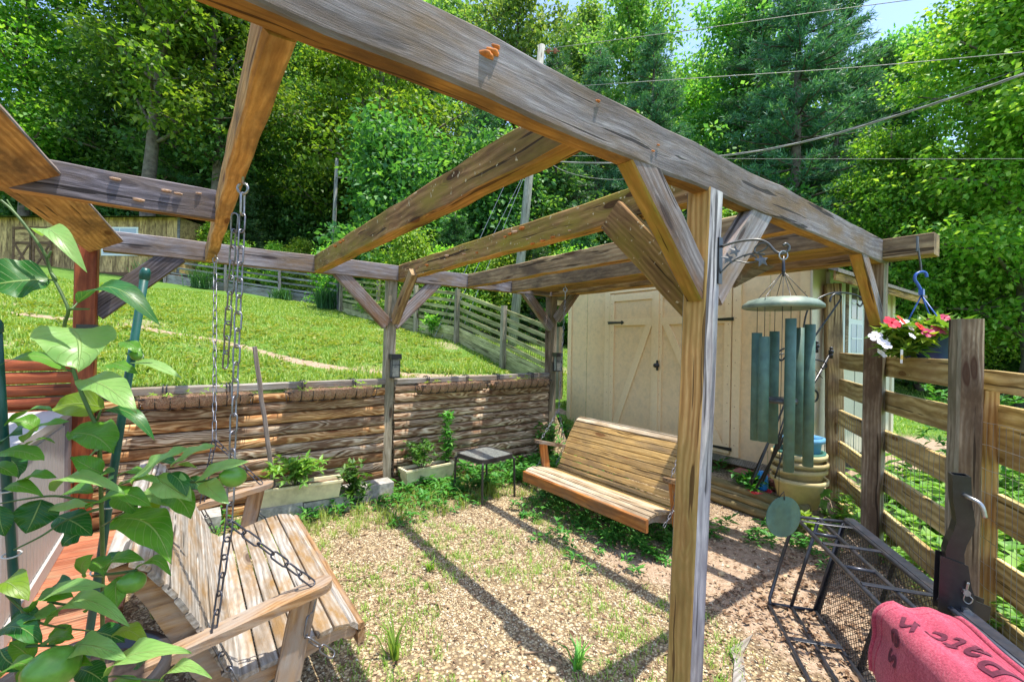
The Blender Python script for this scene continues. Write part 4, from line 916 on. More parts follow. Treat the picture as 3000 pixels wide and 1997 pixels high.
def flower(c, r, nv, mat, parent, k=5):
    nv = Vector(nv).normalized(); x = nv.orthogonal().normalized(); y = nv.cross(x); q = MB(); ph = rnd.uniform(0, 6)
    for i in range(k):
        a = ph + 2 * math.pi * i / k; d = x * math.cos(a) + y * math.sin(a); s_ = nv.cross(d); w = r * .9
        q.add([c, c + d * r * .55 + s_ * w * .5 + nv * r * .1, c + d * r * .95 + s_ * w * .42 + nv * r * .12, c + d * r * 1.05 + nv * r * .05, c + d * r * .95 - s_ * w * .42 + nv * r * .12, c + d * r * .55 - s_ * w * .5 + nv * r * .1], [(0, 1, 2, 3), (0, 3, 4, 5)])
    q.sphere(c + nv * r * .1, r * .14, 6, 4); return q.obj('flower', mat, parent)
for (px, py, d, r, mt) in ((2640, 938, 2.85, .04, 'petal_red'), (2720, 975, 2.76, .035, 'petal_red'), (2612, 945, 2.82, .05, 'petal_red'), (2620, 950, 2.88, .035, 'petal_red'), (2695, 957, 2.8, .035, 'petal_red'), (2752, 965, 2.8, .045, 'petal_pink'), (2757, 975, 2.82, .035, 'petal_pink'), (2767, 931, 2.85, .03, 'petal_red'), (2725, 940, 2.9, .025, 'petal_pink'),
        (2590, 1007, 2.8, .045, 'petal_white'), (2565, 985, 2.85, .038, 'petal_white'), (2582, 1035, 2.82, .035, 'petal_white'), (2650, 945, 2.9, .03, 'petal_white'), (2668, 962, 2.84, .026, 'petal_white'), (2672, 984, 2.78, .024, 'petal_white')):
    flower(at(px, py, d), r, -FW * .7 + UPV * .6 + RT * rnd.uniform(-.5, .5), M[mt], hb)
q = MB(); a = at(2641, 1045, 2.76); q.add([a + RT * x + UPV * z for x, z in ((-.008, -.04), (.008, -.042), (.01, .045), (-.006, .047))], [(0, 1, 2, 3)]); tg_ = q.obj('plant_tag', M['tag'], hb)
q = MB(); q.add([a - FW * .002 + RT * x + UPV * z for x, z in ((-.007, -.015), (.008, -.016), (.009, .012), (-.006, .013))], [(0, 1, 2, 3)]); q.obj('print', M['tag_yellow'], tg_)
# ---------------------------------------------------------------- black cargo carrier on its side by the fence
E1 = Vector((-.785, -.62, 0)); E2 = Vector((.62, -.785, 0)); G0 = Vector((1.136, .251, .018)); E3 = E2 * .14 + UPV * .55
def C(a, b, c): return G0 + E1 * a + E2 * b + E3 * c
cr_ = thing('cargo_carrier', C(.7, .12, 0), 'black steel hitch cargo carrier standing on its side by the fence', 'cargo carrier')
def tb(name, pts, r=.011, mat='blackblue', n=8, parent=None):
    q = MB(); q.tube([C(*p) for p in pts], r, n); return q.obj(name, M[mat], parent or cr_)
LC = 1.75
for b, c in ((0, 0), (.125, 0), (.25, 0), (0, 1), (.125, 1), (.25, 1.02)): tb('long_rail', [(0.015, b, c), (LC, b, c)])
for b in (0, .125, .25): tb('upright', [(.03, b, .02), (0, b, .06), (-.01, b, .5), (0, b, .95), (.03, b, 1.0)] if b == 0 else [(0, b, 0), (0, b, 1.0)], .010)
for c in (0, 1): tb('end_rail', [(0, 0, c), (0, .25, c)], .010)
def flat(name, p0, p1, w, h, mat='blackblue', up=None): return beam(name, C(*p0), C(*p1), w, h, M[mat], cr_, up=up or UPV, seg=2, wob=.0005, ch=.001)
for a in (.10, .40, .80): flat('cross_bar', (a, -.005, 1.025), (a + .02, .25, 1.025), .028, .005)
for a in (.24, .62): tb('cross_tube', [(a, 0, 1), (a + .02, .125, 1)], .010)
for a in (.35, .75, 1.15): flat('cross_bar', (a, 0, .02), (a, .25, .02), .03, .005)
flat('edge_bar', (-.02, .285, 1.03), (LC, .285, 1.03), .05, .006); flat('end_plate', (.01, .262, 0), (.0, .262, 1.0), .05, .012, 'black', up=E2)
for a in (.5, 1.05, 1.6): flat('strut', (a, .27, 0), (a, .27, 1.0), .035, .012, 'black', up=E2)
# expanded mesh floor
q = MB(); nx, nz = 58, 20
for i in range(-nz, nx):
    for sg in (1, -1):
        a0 = i / nx * LC; a1 = (i + nz) / nx * LC; c0, c1 = (0, 1) if sg > 0 else (1, 0)
        k0 = max(0, -a0 / (a1 - a0)); k1 = min(1, (LC - a0) / (a1 - a0))
        if k1 <= k0: continue
        q.tube([C(a0 + (a1 - a0) * k, .255, c0 + (c1 - c0) * k) for k in (k0, k1)], .0016, 3, cap=False)
tag(q.obj('mesh_floor', M['black'], cr_), None, kind='stuff')
# hitch shank
SD = at(2790, 1735, 1.76)
shx = (RT * .86 - FW * .5).normalized(); shy = shx.cross(UPV).normalized()
q = MB(); path = [(0, -.20), (0, .14), (.03, .20), (.035, .28), (.0, .34), (-.005, .36), (.0, .46)]; V = []; hw = .027
path = [(.0, -.22), (.0, .13), (-.002, .17), (.006, .21), (.02, .25), (.028, .29), (.024, .33), (.018, .37), (.014, .475)]
for (x, z) in path:
    for (i, j_) in ((-1, -1), (1, -1), (1, 1), (-1, 1)): V.append(SD + shx * (x + i * hw) + shy * (j_ * hw) + UPV * z)
n = len(path); F = [(i * 4 + k, i * 4 + (k + 1) % 4, i * 4 + 4 + (k + 1) % 4, i * 4 + 4 + k) for i in range(n - 1) for k in range(4)]
base = (n - 1) * 4; hw2 = .021
V += [SD + shx * (.014 + i * hw2) + shy * (j_ * hw2) + UPV * .475 for i, j_ in ((-1, -1), (1, -1), (1, 1), (-1, 1))] + [SD + shx * (.014 + i * hw2) + shy * (j_ * hw2) + UPV * .38 for i, j_ in ((-1, -1), (1, -1), (1, 1), (-1, 1))]
F += [(base + k, base + (k + 1) % 4, base + 4 + (k + 1) % 4, base + 4 + k) for k in range(4)] + [(base + 4 + k, base + 4 + (k + 1) % 4, base + 8 + (k + 1) % 4, base + 8 + k) for k in range(4)] + [(base + 8, base + 9, base + 10, base + 11)]
q.add(V, F); sk = q.obj('hitch_shank', M['black'], cr_)
q = MB()
for j_ in (-1, 1):
    pts = [(-.05, -.08), (.04, -.10), (.095, -.06), (.10, -.01), (.06, .0), (.045, .05), (.035, .13), (-.045, .15)]; k = len(pts)
    V = [SD + shx * x + shy * (j_ * .031 + e) + UPV * z for e in (-.003, .003) for x, z in pts]
    q.add(V, [tuple(range(k)), tuple(reversed(range(k, 2 * k)))] + [(i, (i + 1) % k, (i + 1) % k + k, i + k) for i in range(k)])
q.obj('bracket_plate', M['black'], sk)
camside = -1 if (shy.dot(FW) > 0) else 1
o_ = SD + shy * camside * .034
for (x, z, r, h) in ((.03, -.045, .016, .016), (.028, .03, .012, .012)):
    q = MB(); c = o_ + shx * x + UPV * z; q.tube([c, c + shy * camside * (h + .006)], r, 6, smooth=False); q.obj('bolt', M['steel'], sk)
q = MB(); q.tube(spl([o_ + shx * x + UPV * z + shy * camside * .012 for x, z in ((.03, .07), (.025, .03), (.02, .0), (.035, -.01), (.045, .01), (.03, .03), (.034, .07))]), .0022, 5); q.obj('clip', M['steel'], sk)
q = MB(); q.tube(spl([o_ + shx * x + UPV * z + shy * camside * e for x, z, e in ((.02, .40, -.02), (.03, .40, .02), (.055, .385, .04), (.065, .34, .045))]), .008, 8); q.obj('pin', M['steel'], sk)

# ---------------------------------------------------------------- pink towel draped over the carrier
def towel_pt(a, b):
    """a along the carrier from its far edge, b across: 0 at the right fold, rising over the top and down the left side"""
    A0 = .98 + a
    wr = .004 * math.sin(a * 23 + b * 9) + .0025 * math.sin(a * 13 - b * 24) + .002 * math.sin(b * 47 + a * 13)
    if b < .19:      # on top, sagging between the tubes
        e2 = .215 - b; z = .022 + .010 * math.cos(e2 / .25 * 4 * math.pi) - .006 + wr * .9
        p = C(A0, e2 + .01, 1.0) + UPV * (z + .020)
        if b < .03: p += E2 * .012 * (1 - b / .03) - UPV * .012 * (1 - b / .03)
    else:
        k = b - .19; an = min(math.pi / 2, k / .07); dn = max(0, k - .11); bend = an / (math.pi / 2)
        p = C(A0, .035 - .07 * math.sin(an), 1.0) + UPV * (.046 - .07 * (1 - math.cos(an)) - dn) - E2 * (.06 * dn + wr * 1.2 * bend + .018 * math.sin(a * 12) * min(1, dn / .15)) + UPV * wr * (1 - bend)
    # far edge curls down
    if a < .03: p += -UPV * (.022 * (1 - a / .03) ** 2) 
    return p
q = MB(); na, nb = 44, 46; V = [towel_pt(.85 * i / na, .50 * j / nb) for i in range(na + 1) for j in range(nb + 1)]
q.add(V, [(i * (nb + 1) + j, i * (nb + 1) + j + 1, (i + 1) * (nb + 1) + j + 1, (i + 1) * (nb + 1) + j) for i in range(na) for j in range(nb)], 0, True)
tw = q.obj('towel', M['towel']); tag(tw, 'pink plush pet towel with dark red lettering draped over the carrier', 'towel')
md = tw.modifiers.new('thickness', 'SOLIDIFY'); md.thickness = .016; md.offset = -1
q = MB()
q.tube([towel_pt(.01 + .84 * i / 40, .008) + UPV * .0 for i in range(41)], .011, 8); q.tube([towel_pt(.006, .50 * i / 30) for i in range(31)], .010, 8); q.tube([towel_pt(.05, .04 + .46 * i / 40) - UPV * .001 for i in range(41)], .0035, 6); q.tube([towel_pt(.05 + .8 * i / 40, .04) - UPV * .001 for i in range(41)], .0035, 6); q.obj('hem', M['towel'], tw)
# lettering embroidered on the towel: runs from the near end to the far end, tops to the left
def glyph_mesh(ch):
    cu = bpy.data.curves.new('g', 'FONT'); cu.body = ch; cu.size = 1; cu.resolution_u = 4; cu.shear = .18; cu.offset = .012
    ob = bpy.data.objects.new('g', cu); COL.objects.link(ob); dg = bpy.context.evaluated_depsgraph_get(); me = bpy.data.meshes.new_from_object(ob.evaluated_get(dg))
    bm = bmesh.new(); bm.from_mesh(me); bmesh.ops.triangulate(bm, faces=bm.faces[:])
    for _ in range(3): bmesh.ops.subdivide_edges(bm, edges=[e for e in bm.edges if e.calc_length() > .09], cuts=1, use_grid_fill=True); bmesh.ops.triangulate(bm, faces=bm.faces[:])
    bm.verts.index_update(); v = [tuple(x.co) for x in bm.verts]; f = [tuple(x.index for x in p.verts) for p in bm.faces]; bm.free()
    bpy.data.objects.remove(ob); return v, f
SZ = .130
for ch, a0, b0, d in (('P', .345, .080, (-1, .32)), ('a', .278, .104, (-1, .38)), ('t', .222, .128, (-.95, .4)), ('c', .176, .156, (-.85, .55)), ('h', .142, .216, (-.45, .9)), ('e', .156, .292, (.12, 1)), ('s', .164, .362, (.1, 1))):
    v, f = glyph_mesh(ch); W2 = []; dl = math.hypot(*d); d = (d[0] / dl, d[1] / dl); tp = (d[1], -d[0]); xm = (min(x[0] for x in v) + max(x[0] for x in v)) / 2
    for (x, y, z) in v:
        xr = (x - xm) * SZ; yr = (y - .26) * SZ * .9
        a, b = a0 + d[0] * xr + tp[0] * yr, b0 + d[1] * xr + tp[1] * yr; p = towel_pt(max(0, a), b); e = .004
        nn = (towel_pt(max(0, a) + e, b) - p).cross(towel_pt(max(0, a), b + e) - p).normalized()
        if nn.dot(CAM - p) < 0: nn = -nn
        W2.append(p + nn * .0035)
    q = MB(); q.add(W2, f); q.obj('letter', M['towel_ink'], tw)

# ---------------------------------------------------------------- pots, shepherd hooks and odds and ends by the shed corner
PX, PY, PZ = 2.72, .68, .17
def pot(name, z, r0, r1, h, mat, label, lip=.018, dx=0, dy=0, group=None, grooves=False):
    q = MB(); pr = [(.001, 0), (r0, 0), (r0 + (r1 - r0) * .82, h * .82), (r1 + lip * .2, h * .84), (r1 + lip, h * .86), (r1 + lip, h), (r1 - .004, h), (r1 - .012, h * .86), (r0 * .95, .02), (.001, .02)]
    q.lathe(pr, 36); o = q.obj(name, mat, None, Matrix.Translation((PX + dx, PY + dy, z)) @ Matrix.Rotation(R(rnd.uniform(-2, 2)), 4, 'X')); return tag(o, label, 'pot', group)
G_ = 'plant tubs nested by the shed corner'
pot('plastic_tub', PZ, .15, .21, .26, M['tub'], 'lowest and largest cream plastic tub of the nested stack by the fence', group=G_)
pot('plastic_tub', PZ + .09, .15, .208, .26, M['tub'], 'second cream plastic tub up in the nested stack', group=G_)
pot('plastic_tub', PZ + .16, .15, .206, .26, M['tub'], 'third cream plastic tub up in the nested stack', group=G_)
pot('plastic_tub', PZ + .22, .14, .203, .26, M['tub'], 'topmost cream plastic tub of the nested stack', group=G_)
pot('plant_pot', PZ + .27, .12, .185, .23, M['green_pot'], 'dark green pot nested in the top cream tub')
pot('bucket', PZ + .34, .105, .15, .28, M['bucket'], 'light blue plastic bucket on top of the nested tubs', dx=.02, dy=-.03)
sh = []
def hook_pole(label, pts, r, extra=()):
    th = thing('shepherd_hook', pts[0], label, 'garden hook'); q = MB(); q.tube(spl(pts), r, 7); q.obj('rod', M['black'], th)
    for e in extra:
        q = MB(); q.tube(spl(e), r * .8, 6); q.obj('scroll', M['black'], th)
    return th
hk = hook_pole('tall black shepherd hook with crook leaning at the shed corner', pa_([(2200, 1420, 3.75), (2300, 1180, 3.8), (2360, 1030, 3.85), (2440, 910, 3.9), (2464, 872, 3.9), (2452, 860, 3.88), (2436, 868, 3.87), (2431, 884, 3.86)]), .0085)
hk2 = hook_pole('wide arched black garden hook against the shed', pa_([(2270, 1400, 3.8), (2330, 1200, 3.8), (2345, 1040, 3.82), (2362, 920, 3.84), (2390, 880, 3.86), (2440, 858, 3.88), (2500, 862, 3.9), (2528, 880, 3.9), (2520, 897, 3.9), (2510, 888, 3.9)]), .0075, [pa_([(2296, 1035, 3.8), (2280, 1040, 3.8), (2277, 1050, 3.8), (2288, 1056, 3.8), (2299, 1048, 3.8)][:])])
def trellis(label, b, t, fin=True):
    th = thing('trellis_rod', at(*b), label, 'garden hook'); q = MB(); q.tube([at(*b), at(*t)], .011, 8); q.obj('rod', M['black'], th)
    q = MB(); c = at(*t); q.sphere(c, .022, 10, 7); q.sphere(c + V3(0, 0, .03), .015, 8, 6); q.tube([c - V3(0, 0, .06), c], .014, 8); q.obj('finial', M['black'], th)
    return th
t1 = trellis('black rod with ball finial leaning on the brown corner post', (2215, 1430, 3.8), (2435, 1030, 3.85))
t2 = trellis('shorter black rod with ball finial beside the leaning crook', (2235, 1410, 3.75), (2393, 1013, 3.82))
q = MB(); q.tube(spl(pa_([(2385, 1052, 3.8), (2415, 1060, 3.8), (2422, 1072, 3.8), (2412, 1080, 3.8), (2404, 1072, 3.8)])), .006, 6); q.tube(spl(pa_([(2375, 1135, 3.8), (2395, 1150, 3.8), (2392, 1172, 3.8), (2370, 1180, 3.8)])), .009, 6); q.tube(pa_([(2385, 1080, 3.81), (2410, 1108, 3.81)]), .003, 5); q.tube(pa_([(2412, 1080, 3.81), (2385, 1125, 3.81)]), .003, 5); q.obj('scroll', M['black'], t1)
q = MB(); q.tube(spl(pa_([(2298, 1020, 3.78), (2282, 1030, 3.78), (2278, 1045, 3.78), (2290, 1055, 3.78), (2300, 1046, 3.78)])), .007, 6); q.obj('scroll', M['black'], t2)
for i, (a, c) in enumerate((((2195, 1415, 3.9), (2292, 1200, 3.85)), ((2245, 1390, 3.9), (2300, 1215, 3.8)))):
    th = thing('rod', at(*a), ('left', 'right')[i] + ' plain thin black rod leaning on the shed below the chime', 'rod'); q = MB(); q.tube([at(*a), at(*c)], .006, 6); q.obj('shaft', M['black'], th)
q = MB(); q.lathe([(.001, 0), (.05, 0), (.055, .02), (.05, .14), (.03, .16), (.03, .18), (.001, .18)], 20); cn = q.obj('can', M['blue_bright'], None, Matrix.Translation((2.78, 1.02, .2))); tag(cn, 'bright blue can with pale stripes below the chime tubes', 'can')
q = MB()
for z in (.06, .09, .12): q.lathe([(.0558, z), (.0558, z + .012)], 20)
q.obj('stripe', M['white_print'], cn)
q = MB(); q.lathe([(.001, 0), (.09, 0), (.11, .035), (.105, .035), (.085, .008), (.001, .008)], 24); tag(q.obj('tray', M['red_plastic'], None, Matrix.Translation((2.68, 1.0, .19))), 'red plastic saucer on the log edging', 'saucer')

# ---------------------------------------------------------------- side table
tc = Vector((.74, 2.86, 0)); tb_ = thing('side_table', tc, 'small square patio table with grey glass top by the log wall', 'table')
def rsq(h, r, n=6):
    o = []
    for (cx, cy, a0) in ((h - r, h - r, 0), (-h + r, h - r, 1), (-h + r, -h + r, 2), (h - r, -h + r, 3)):
        for i in range(n): a = (a0 + i / (n - 1)) * math.pi / 2; o.append((cx + r * math.cos(a), cy + r * math.sin(a)))
    return o
TR = Matrix.Translation(tc) @ Matrix.Rotation(R(8), 4, 'Z')
q = MB(); out = rsq(.225, .07); inn = rsq(.205, .06); k = len(out)
V = [(x, y, .445) for x, y in out] + [(x, y, .405) for x, y in out] + [(x, y, .445) for x, y in inn] + [(x, y, .42) for x, y in inn]
q.add(V, [(i, i + k, (i + 1) % k + k, (i + 1) % k) for i in range(k)] + [(i, (i + 1) % k, (i + 1) % k + 2 * k, i + 2 * k) for i in range(k)] + [(i + 2 * k, (i + 1) % k + 2 * k, (i + 1) % k + 3 * k, i + 3 * k) for i in range(k)] + [(i + k, i + 3 * k, (i + 1) % k + 3 * k, (i + 1) % k + k) for i in range(k)])
q.obj('rim', M['table_rim'], tb_, TR)
q = MB(); V = [(x, y, .441) for x, y in inn] + [(x, y, .434) for x, y in inn]; q.add(V, [tuple(range(k)), tuple(reversed(range(k, 2 * k)))]); q.obj('glass_top', M['table_glass'], tb_, TR)
for sx in (-1, 1):
    for sy in (-1, 1):
        q = MB(); q.tube(spl([(sx * .18, sy * .18, .415), (sx * .205, sy * .205, .40), (sx * .215, sy * .215, .36), (sx * .222, sy * .222, 0)]), .012, 8); q.obj('leg', M['table_rim'], tb_, TR)

# ---------------------------------------------------------------- post lanterns
for (s, t, z, nm) in ((.045, 3.635, 1.195, 'middle back post'), (2.375, 3.59, 1.21, 'post next to the cream shed'), (-2.36, 3.545, 1.42, 'red post')):
    lp = thing('post_lantern', (s, t, z), 'black solar lantern fixed to the ' + nm, 'lantern', 'solar lanterns on the posts')
    bx('cap', (s - .058, t - .075, z + .2), (s + .058, t + .014, z + .255), M['lamp_black'], lp); bx('back_plate', (s - .04, t - .0, z), (s + .04, t + .012, z + .199), M['lamp_black'], lp)
    bx('glass', (s - .04, t - .06, z + .012), (s + .04, t - .004, z + .197), M['table_glass'], lp)
    fr = bx('base', (s - .047, t - .067, z - .004), (s + .047, t - .001, z + .011), M['lamp_black'], lp)
    q = MB()
    for e in (-1, 1):
        q.box((s + e * .044 - .003, t - .066, z + .0112), (s + e * .044 + .003, t - .058, z + .199))
    q.box((s - .0405, t - .0645, z + .135), (s + .0405, t - .0605, z + .141)); q.obj('bars', M['lamp_black'], fr)

# ---------------------------------------------------------------- coconut fibre baskets on the wall
def half_trough(s0, s1, zt, dep, ht, t0=3.62, n=9):
    V = []; F = []; m = 48
    for i in range(m + 1):
        x = s0 + (s1 - s0) * i / m; e = min(1, min(i, m - i) / 3 * .5 + .5) ; bulge = 1 + .13 * abs(math.sin(math.pi * i / m * 8)) + rnd.uniform(-.03, .03)
        for k in range(n):
            a = math.pi * k / (n - 1); V.append((x + rnd.uniform(-.004, .004), t0 - dep * .5 - math.cos(a) * dep * .5 * bulge * e, zt - math.sin(a) * ht * bulge * e + rnd.uniform(-.004, .004)))
    for i in range(m):
        for k in range(n - 1): F.append((i * n + k, i * n + k + 1, (i + 1) * n + k + 1, (i + 1) * n + k))
    return V, F
for i, (s0, s1, lb) in enumerate(((-2.09, -1.27, 'first from the red post'), (-1.04, -.18, 'second from the red post'), (.27, 1.17, 'third from the red post'), (1.24, 2.18, 'nearest the cream shed'))):
    wbk = thing('wall_basket', ((s0 + s1) / 2, 3.55, 1.0), 'coconut fibre trough basket on the log wall, ' + lb, 'basket', 'trough baskets along the log wall')
    q = MB(); V, F = half_trough(s0 + .03, s1 - .03, 1.115, .19, .10); q.add(V, F, 0, True)
    q.add([(s0 + .04, 3.46, 1.09), (s1 - .04, 3.46, 1.09), (s1 - .04, 3.61, 1.09), (s0 + .04, 3.61, 1.09)], [(0, 1, 2, 3)]); q.obj('liner', M['coir'], wbk)
    q = MB(); n = 9
    for k in range(n):
        x = s0 + .03 + (s1 - s0 - .06) * k / (n - 1); q.tube([(x, 3.535 - math.cos(a) * .104, 1.112 - math.sin(a) * .108) for a in [math.pi * j / 8 for j in range(9)]], .004, 5)
    q.tube([(s0, 3.44, 1.105), (s1, 3.44, 1.105)], .005, 6); q.tube([(s0, 3.44, 1.105), (s0, 3.62, 1.105)], .004, 5); q.tube([(s1, 3.44, 1.105), (s1, 3.62, 1.105)], .004, 5); q.tube([(s0 + .03, 3.47, 1.02), (s1 - .03, 3.47, 1.02)], .004, 5); q.obj('wire_frame', M['lamp_black'], wbk)
    for x in (s0 + .18, s1 - .2):
        q = MB()
        for e in (-.012, .012): q.tube([(x + e, 3.62, 1.08), (x + e, 3.615, 1.19), (x + e, 3.70, 1.195), (x + e, 3.75, 1.17)], .005, 6)
        q.obj('bracket', M['lamp_black'], wbk)
    q = MB()   # loose fibres and dry stems
    for k in range(420):
        a = Vector((rnd.uniform(s0, s1), rnd.choice((3.44, 3.46, 3.5, 3.58)), rnd.uniform(1.06, 1.13))); d = Vector((rnd.uniform(-1, 1), rnd.uniform(-.7, .3), rnd.uniform(-.6, .6))).normalized() * rnd.uniform(.02, .06)
        q.tube([a, a + d * .5 + V3(0, 0, .008), a + d], .0012, 3, cap=False)
    tag(q.obj('fibres', M['twig'], wbk), None, kind='stuff')
    V_, F_ = foliage_rosettes([Vector((rnd.uniform(s0 + .1, s1 - .1), rnd.uniform(3.47, 3.58), rnd.uniform(1.11, 1.17))) for _ in range(9 if i < 2 else 6)], 5, .04); put(bpy.data.objects.new('seedlings', npmesh('seedlings', V_, F_, M['leaf_young'])), None, wbk)['kind'] = 'stuff'

# ---------------------------------------------------------------- planters on blocks, stake
def trough(s0, s1, t, z0, z1, label, rot):
    th = thing('planter_trough', ((s0 + s1) / 2, t, z0), label, 'planter'); q = MB(); c = Vector(((s0 + s1) / 2, t, 0)); h = (s1 - s0) / 2; d = .085
    lo = [(-h * .94, -d * .75), (h * .94, -d * .75), (h * .94, d * .75), (-h * .94, d * .75)]; hi = [(-h, -d), (h, -d), (h, d), (-h, d)]; li = [(-h - .012, -d - .012), (h + .012, -d - .012), (h + .012, d + .012), (-h - .012, d + .012)]
    V = [(x, y, z0) for x, y in lo] + [(x, y, z1 - .02) for x, y in hi] + [(x, y, z1 - .02) for x, y in li] + [(x, y, z1) for x, y in li] + [(x * .96, y * .88, z1) for x, y in hi] + [(x * .95, y * .85, z1 - .03) for x, y in hi]
    F = [(3, 2, 1, 0)] + [(g * 4 + i, g * 4 + (i + 1) % 4, g * 4 + 4 + (i + 1) % 4, g * 4 + 4 + i) for g in range(5) for i in range(4)]
    MM = Matrix.Translation(c) @ Matrix.Rotation(R(rot), 4, 'Z'); q.add(V, F); q.obj('trough', M['planter'], th, MM)
    q = MB(); q.add([(x * .95, y * .85, z1 - .028) for x, y in hi], [(0, 1, 2, 3)]); q.obj('soil', M['soil'], th, MM); return th
PL1 = trough(-1.27, -.60, 3.30, .155, .315, 'cream plastic planter trough on concrete blocks left of the middle post', -6); PL2 = trough(.07, .66, 3.42, .09, .25, 'cream plastic planter trough on the ground right of the middle post', 4)
for i, (s, t, w) in enumerate(((-.72, 3.32, .2), (-1.12, 3.32, .2), (-.32, 3.45, .28), (-1.75, 3.4, .22))):
    q = MB(); q.box((-w, -.1, 0), (w, .1, .15)); q.v = [(x + rnd.uniform(-.01, .01), y + rnd.uniform(-.01, .01), z + rnd.uniform(-.008, .008)) for x, y, z in q.v]
    tag(q.obj('concrete_block', M['concrete'], None, Matrix.Translation((s, t, 0))), ('rough concrete block under the right end of the left planter', 'rough concrete block under the left end of the left planter', 'long concrete block at the foot of the middle post', 'concrete block at the wall foot behind the left swing')[i], 'concrete block')
sk_ = beam('garden_stake', (-1.10, 3.36, .0), (-1.31, 3.30, 1.525), .034, .034, M['stake'], None, up=(1, 0, 0), seg=10, wob=.004); tag(sk_, 'grey wooden stake leaning upright before the log wall', 'stake')

# ---------------------------------------------------------------- red deck and storage box
dk = thing('deck', (-2.6, 1.5, 0), 'red stained board deck at the left behind the grey swing', 'deck')
for i in range(28):
    t = -.4 + i * .144; beam('board', (-4.4, t, .085), (-2.04 + rnd.uniform(-.008, .008), t, .085), .138, .035, M['red_deck'], dk, seg=3, wob=.0015)
beam('edge_joist', (-2.07, -.4, .03), (-2.07, 3.56, .03), .04, .075, M['red_wood'], dk)
bn = thing('storage_box', (-2.9, 2.8, .1), 'grey resin storage box with grooved sides on the red deck', 'storage box')
BX0, BX1, BT0, BT1, BZ = -3.3, -2.47, 2.05, 3.52, 1.0
bx('body', (BX0, BT0, .105), (BX1, BT1, BZ), M['bin'], bn)
for i in range(19):
    t = BT0 + .09 + i * (BT1 - BT0 - .2) / 18; bx('groove_panel', (BX1 + .0005, t - .031, .2), (BX1 + .010, t + .031, BZ - .05), M['bin'], bn)
bx('base_board', (BX1 + .001, BT0 + .05, .106), (BX1 + .025, BT1 - .09, .19), M['bin'], bn)
bx('corner_post', (BX1 + .001, BT1 - .085, .106), (BX1 + .03, BT1 + .01, BZ), M['bin_dark'], bn)
q = MB(); q.box((BX0 - .02, BT0 - .02, BZ + .003), (BX1 + .03, BT1 + .02, BZ + .05)); q.v = [(x, y, z + (.05 if (z > BZ + .04 and abs(x - (BX0 + BX1) / 2) < .3) else 0)) for x, y, z in q.v]; q.obj('lid', M['bin'], bn)
# ---------------------------------------------------------------- potted lemon tree in the foreground
ct = thing('lemon_tree', (at(300, 1990, 1.3).x, at(300, 1990, 1.3).y, 0), 'potted lemon tree with big leaves and green fruit in the left foreground', 'lemon tree')
def cleaf(bp, tp, wpx, d0, d1, mat, face=.5, curl=.10, fold=.12, wave=.0, roll=0.0):
    """one leaf: base and tip as seen, apparent width in photo pixels, distances, 'face' 1 = turned to the viewer, 0 = turned up"""
    B = at(*bp, d0); T = at(*tp, d1); ax = T - B; L = ax.length; ax.normalize()
    n0 = (CAM - (B + T) / 2).normalized() * face + UPV * (1 - face) + RT * roll; side = ax.cross(n0).normalized(); nv = side.cross(ax).normalized()
    vw = (CAM - (B + T) / 2).normalized(); vis = max(.35, abs((side - vw * side.dot(vw)).length)); W = wpx * (d0 + d1) / 2 / FPX / vis
    nu, nv_ = 12, 6; q = MB(); V = []; UV = []
    ph = rnd.uniform(0, 6); ex = rnd.uniform(.7, .98); ey = rnd.uniform(.62, .95); asy = rnd.uniform(-.14, .14); bnd = rnd.uniform(-.09, .09) * L
    for i in range(nu + 1):
        u = i / nu; wd = W * .5 * (math.sin(math.pi * min(1, u ** ex)) ** ey if 0 < u < 1 else 0) * (1 - .12 * u); wd = max(wd, .0006)
        c = B + ax * L * u + side * bnd * math.sin(math.pi * u) + nv * (math.sin(math.pi * u) * curl * L - max(0, u - .6) ** 2 * curl * 2.2 * L)
        for j in range(nv_ + 1):
            v = (j / nv_ - .5) * 2; wv = wave * W * math.sin(u * 14 + ph + (1.5 if v > 0 else 0)) * v * v
            V.append(c + side * wd * v * (1 + asy * v) + nv * (fold * wd * abs(v) ** 1.3 - .0 + wv)); UV.append((u, j / nv_))
    F = [(i * (nv_ + 1) + j, (i + 1) * (nv_ + 1) + j, (i + 1) * (nv_ + 1) + j + 1, i * (nv_ + 1) + j + 1) for i in range(nu) for j in range(nv_)]
    Mi = Matrix.Translation(B); q.add([Vector(x) - B for x in V], F, 0, True); me = q.mesh('leaf', mat)
    uvl = me.uv_layers.new(name='UVMap')
    for lp in me.loops: uvl.data[lp.index].uv = UV[lp.vertex_index]
    return put(bpy.data.objects.new('leaf', me), Mi, ct)
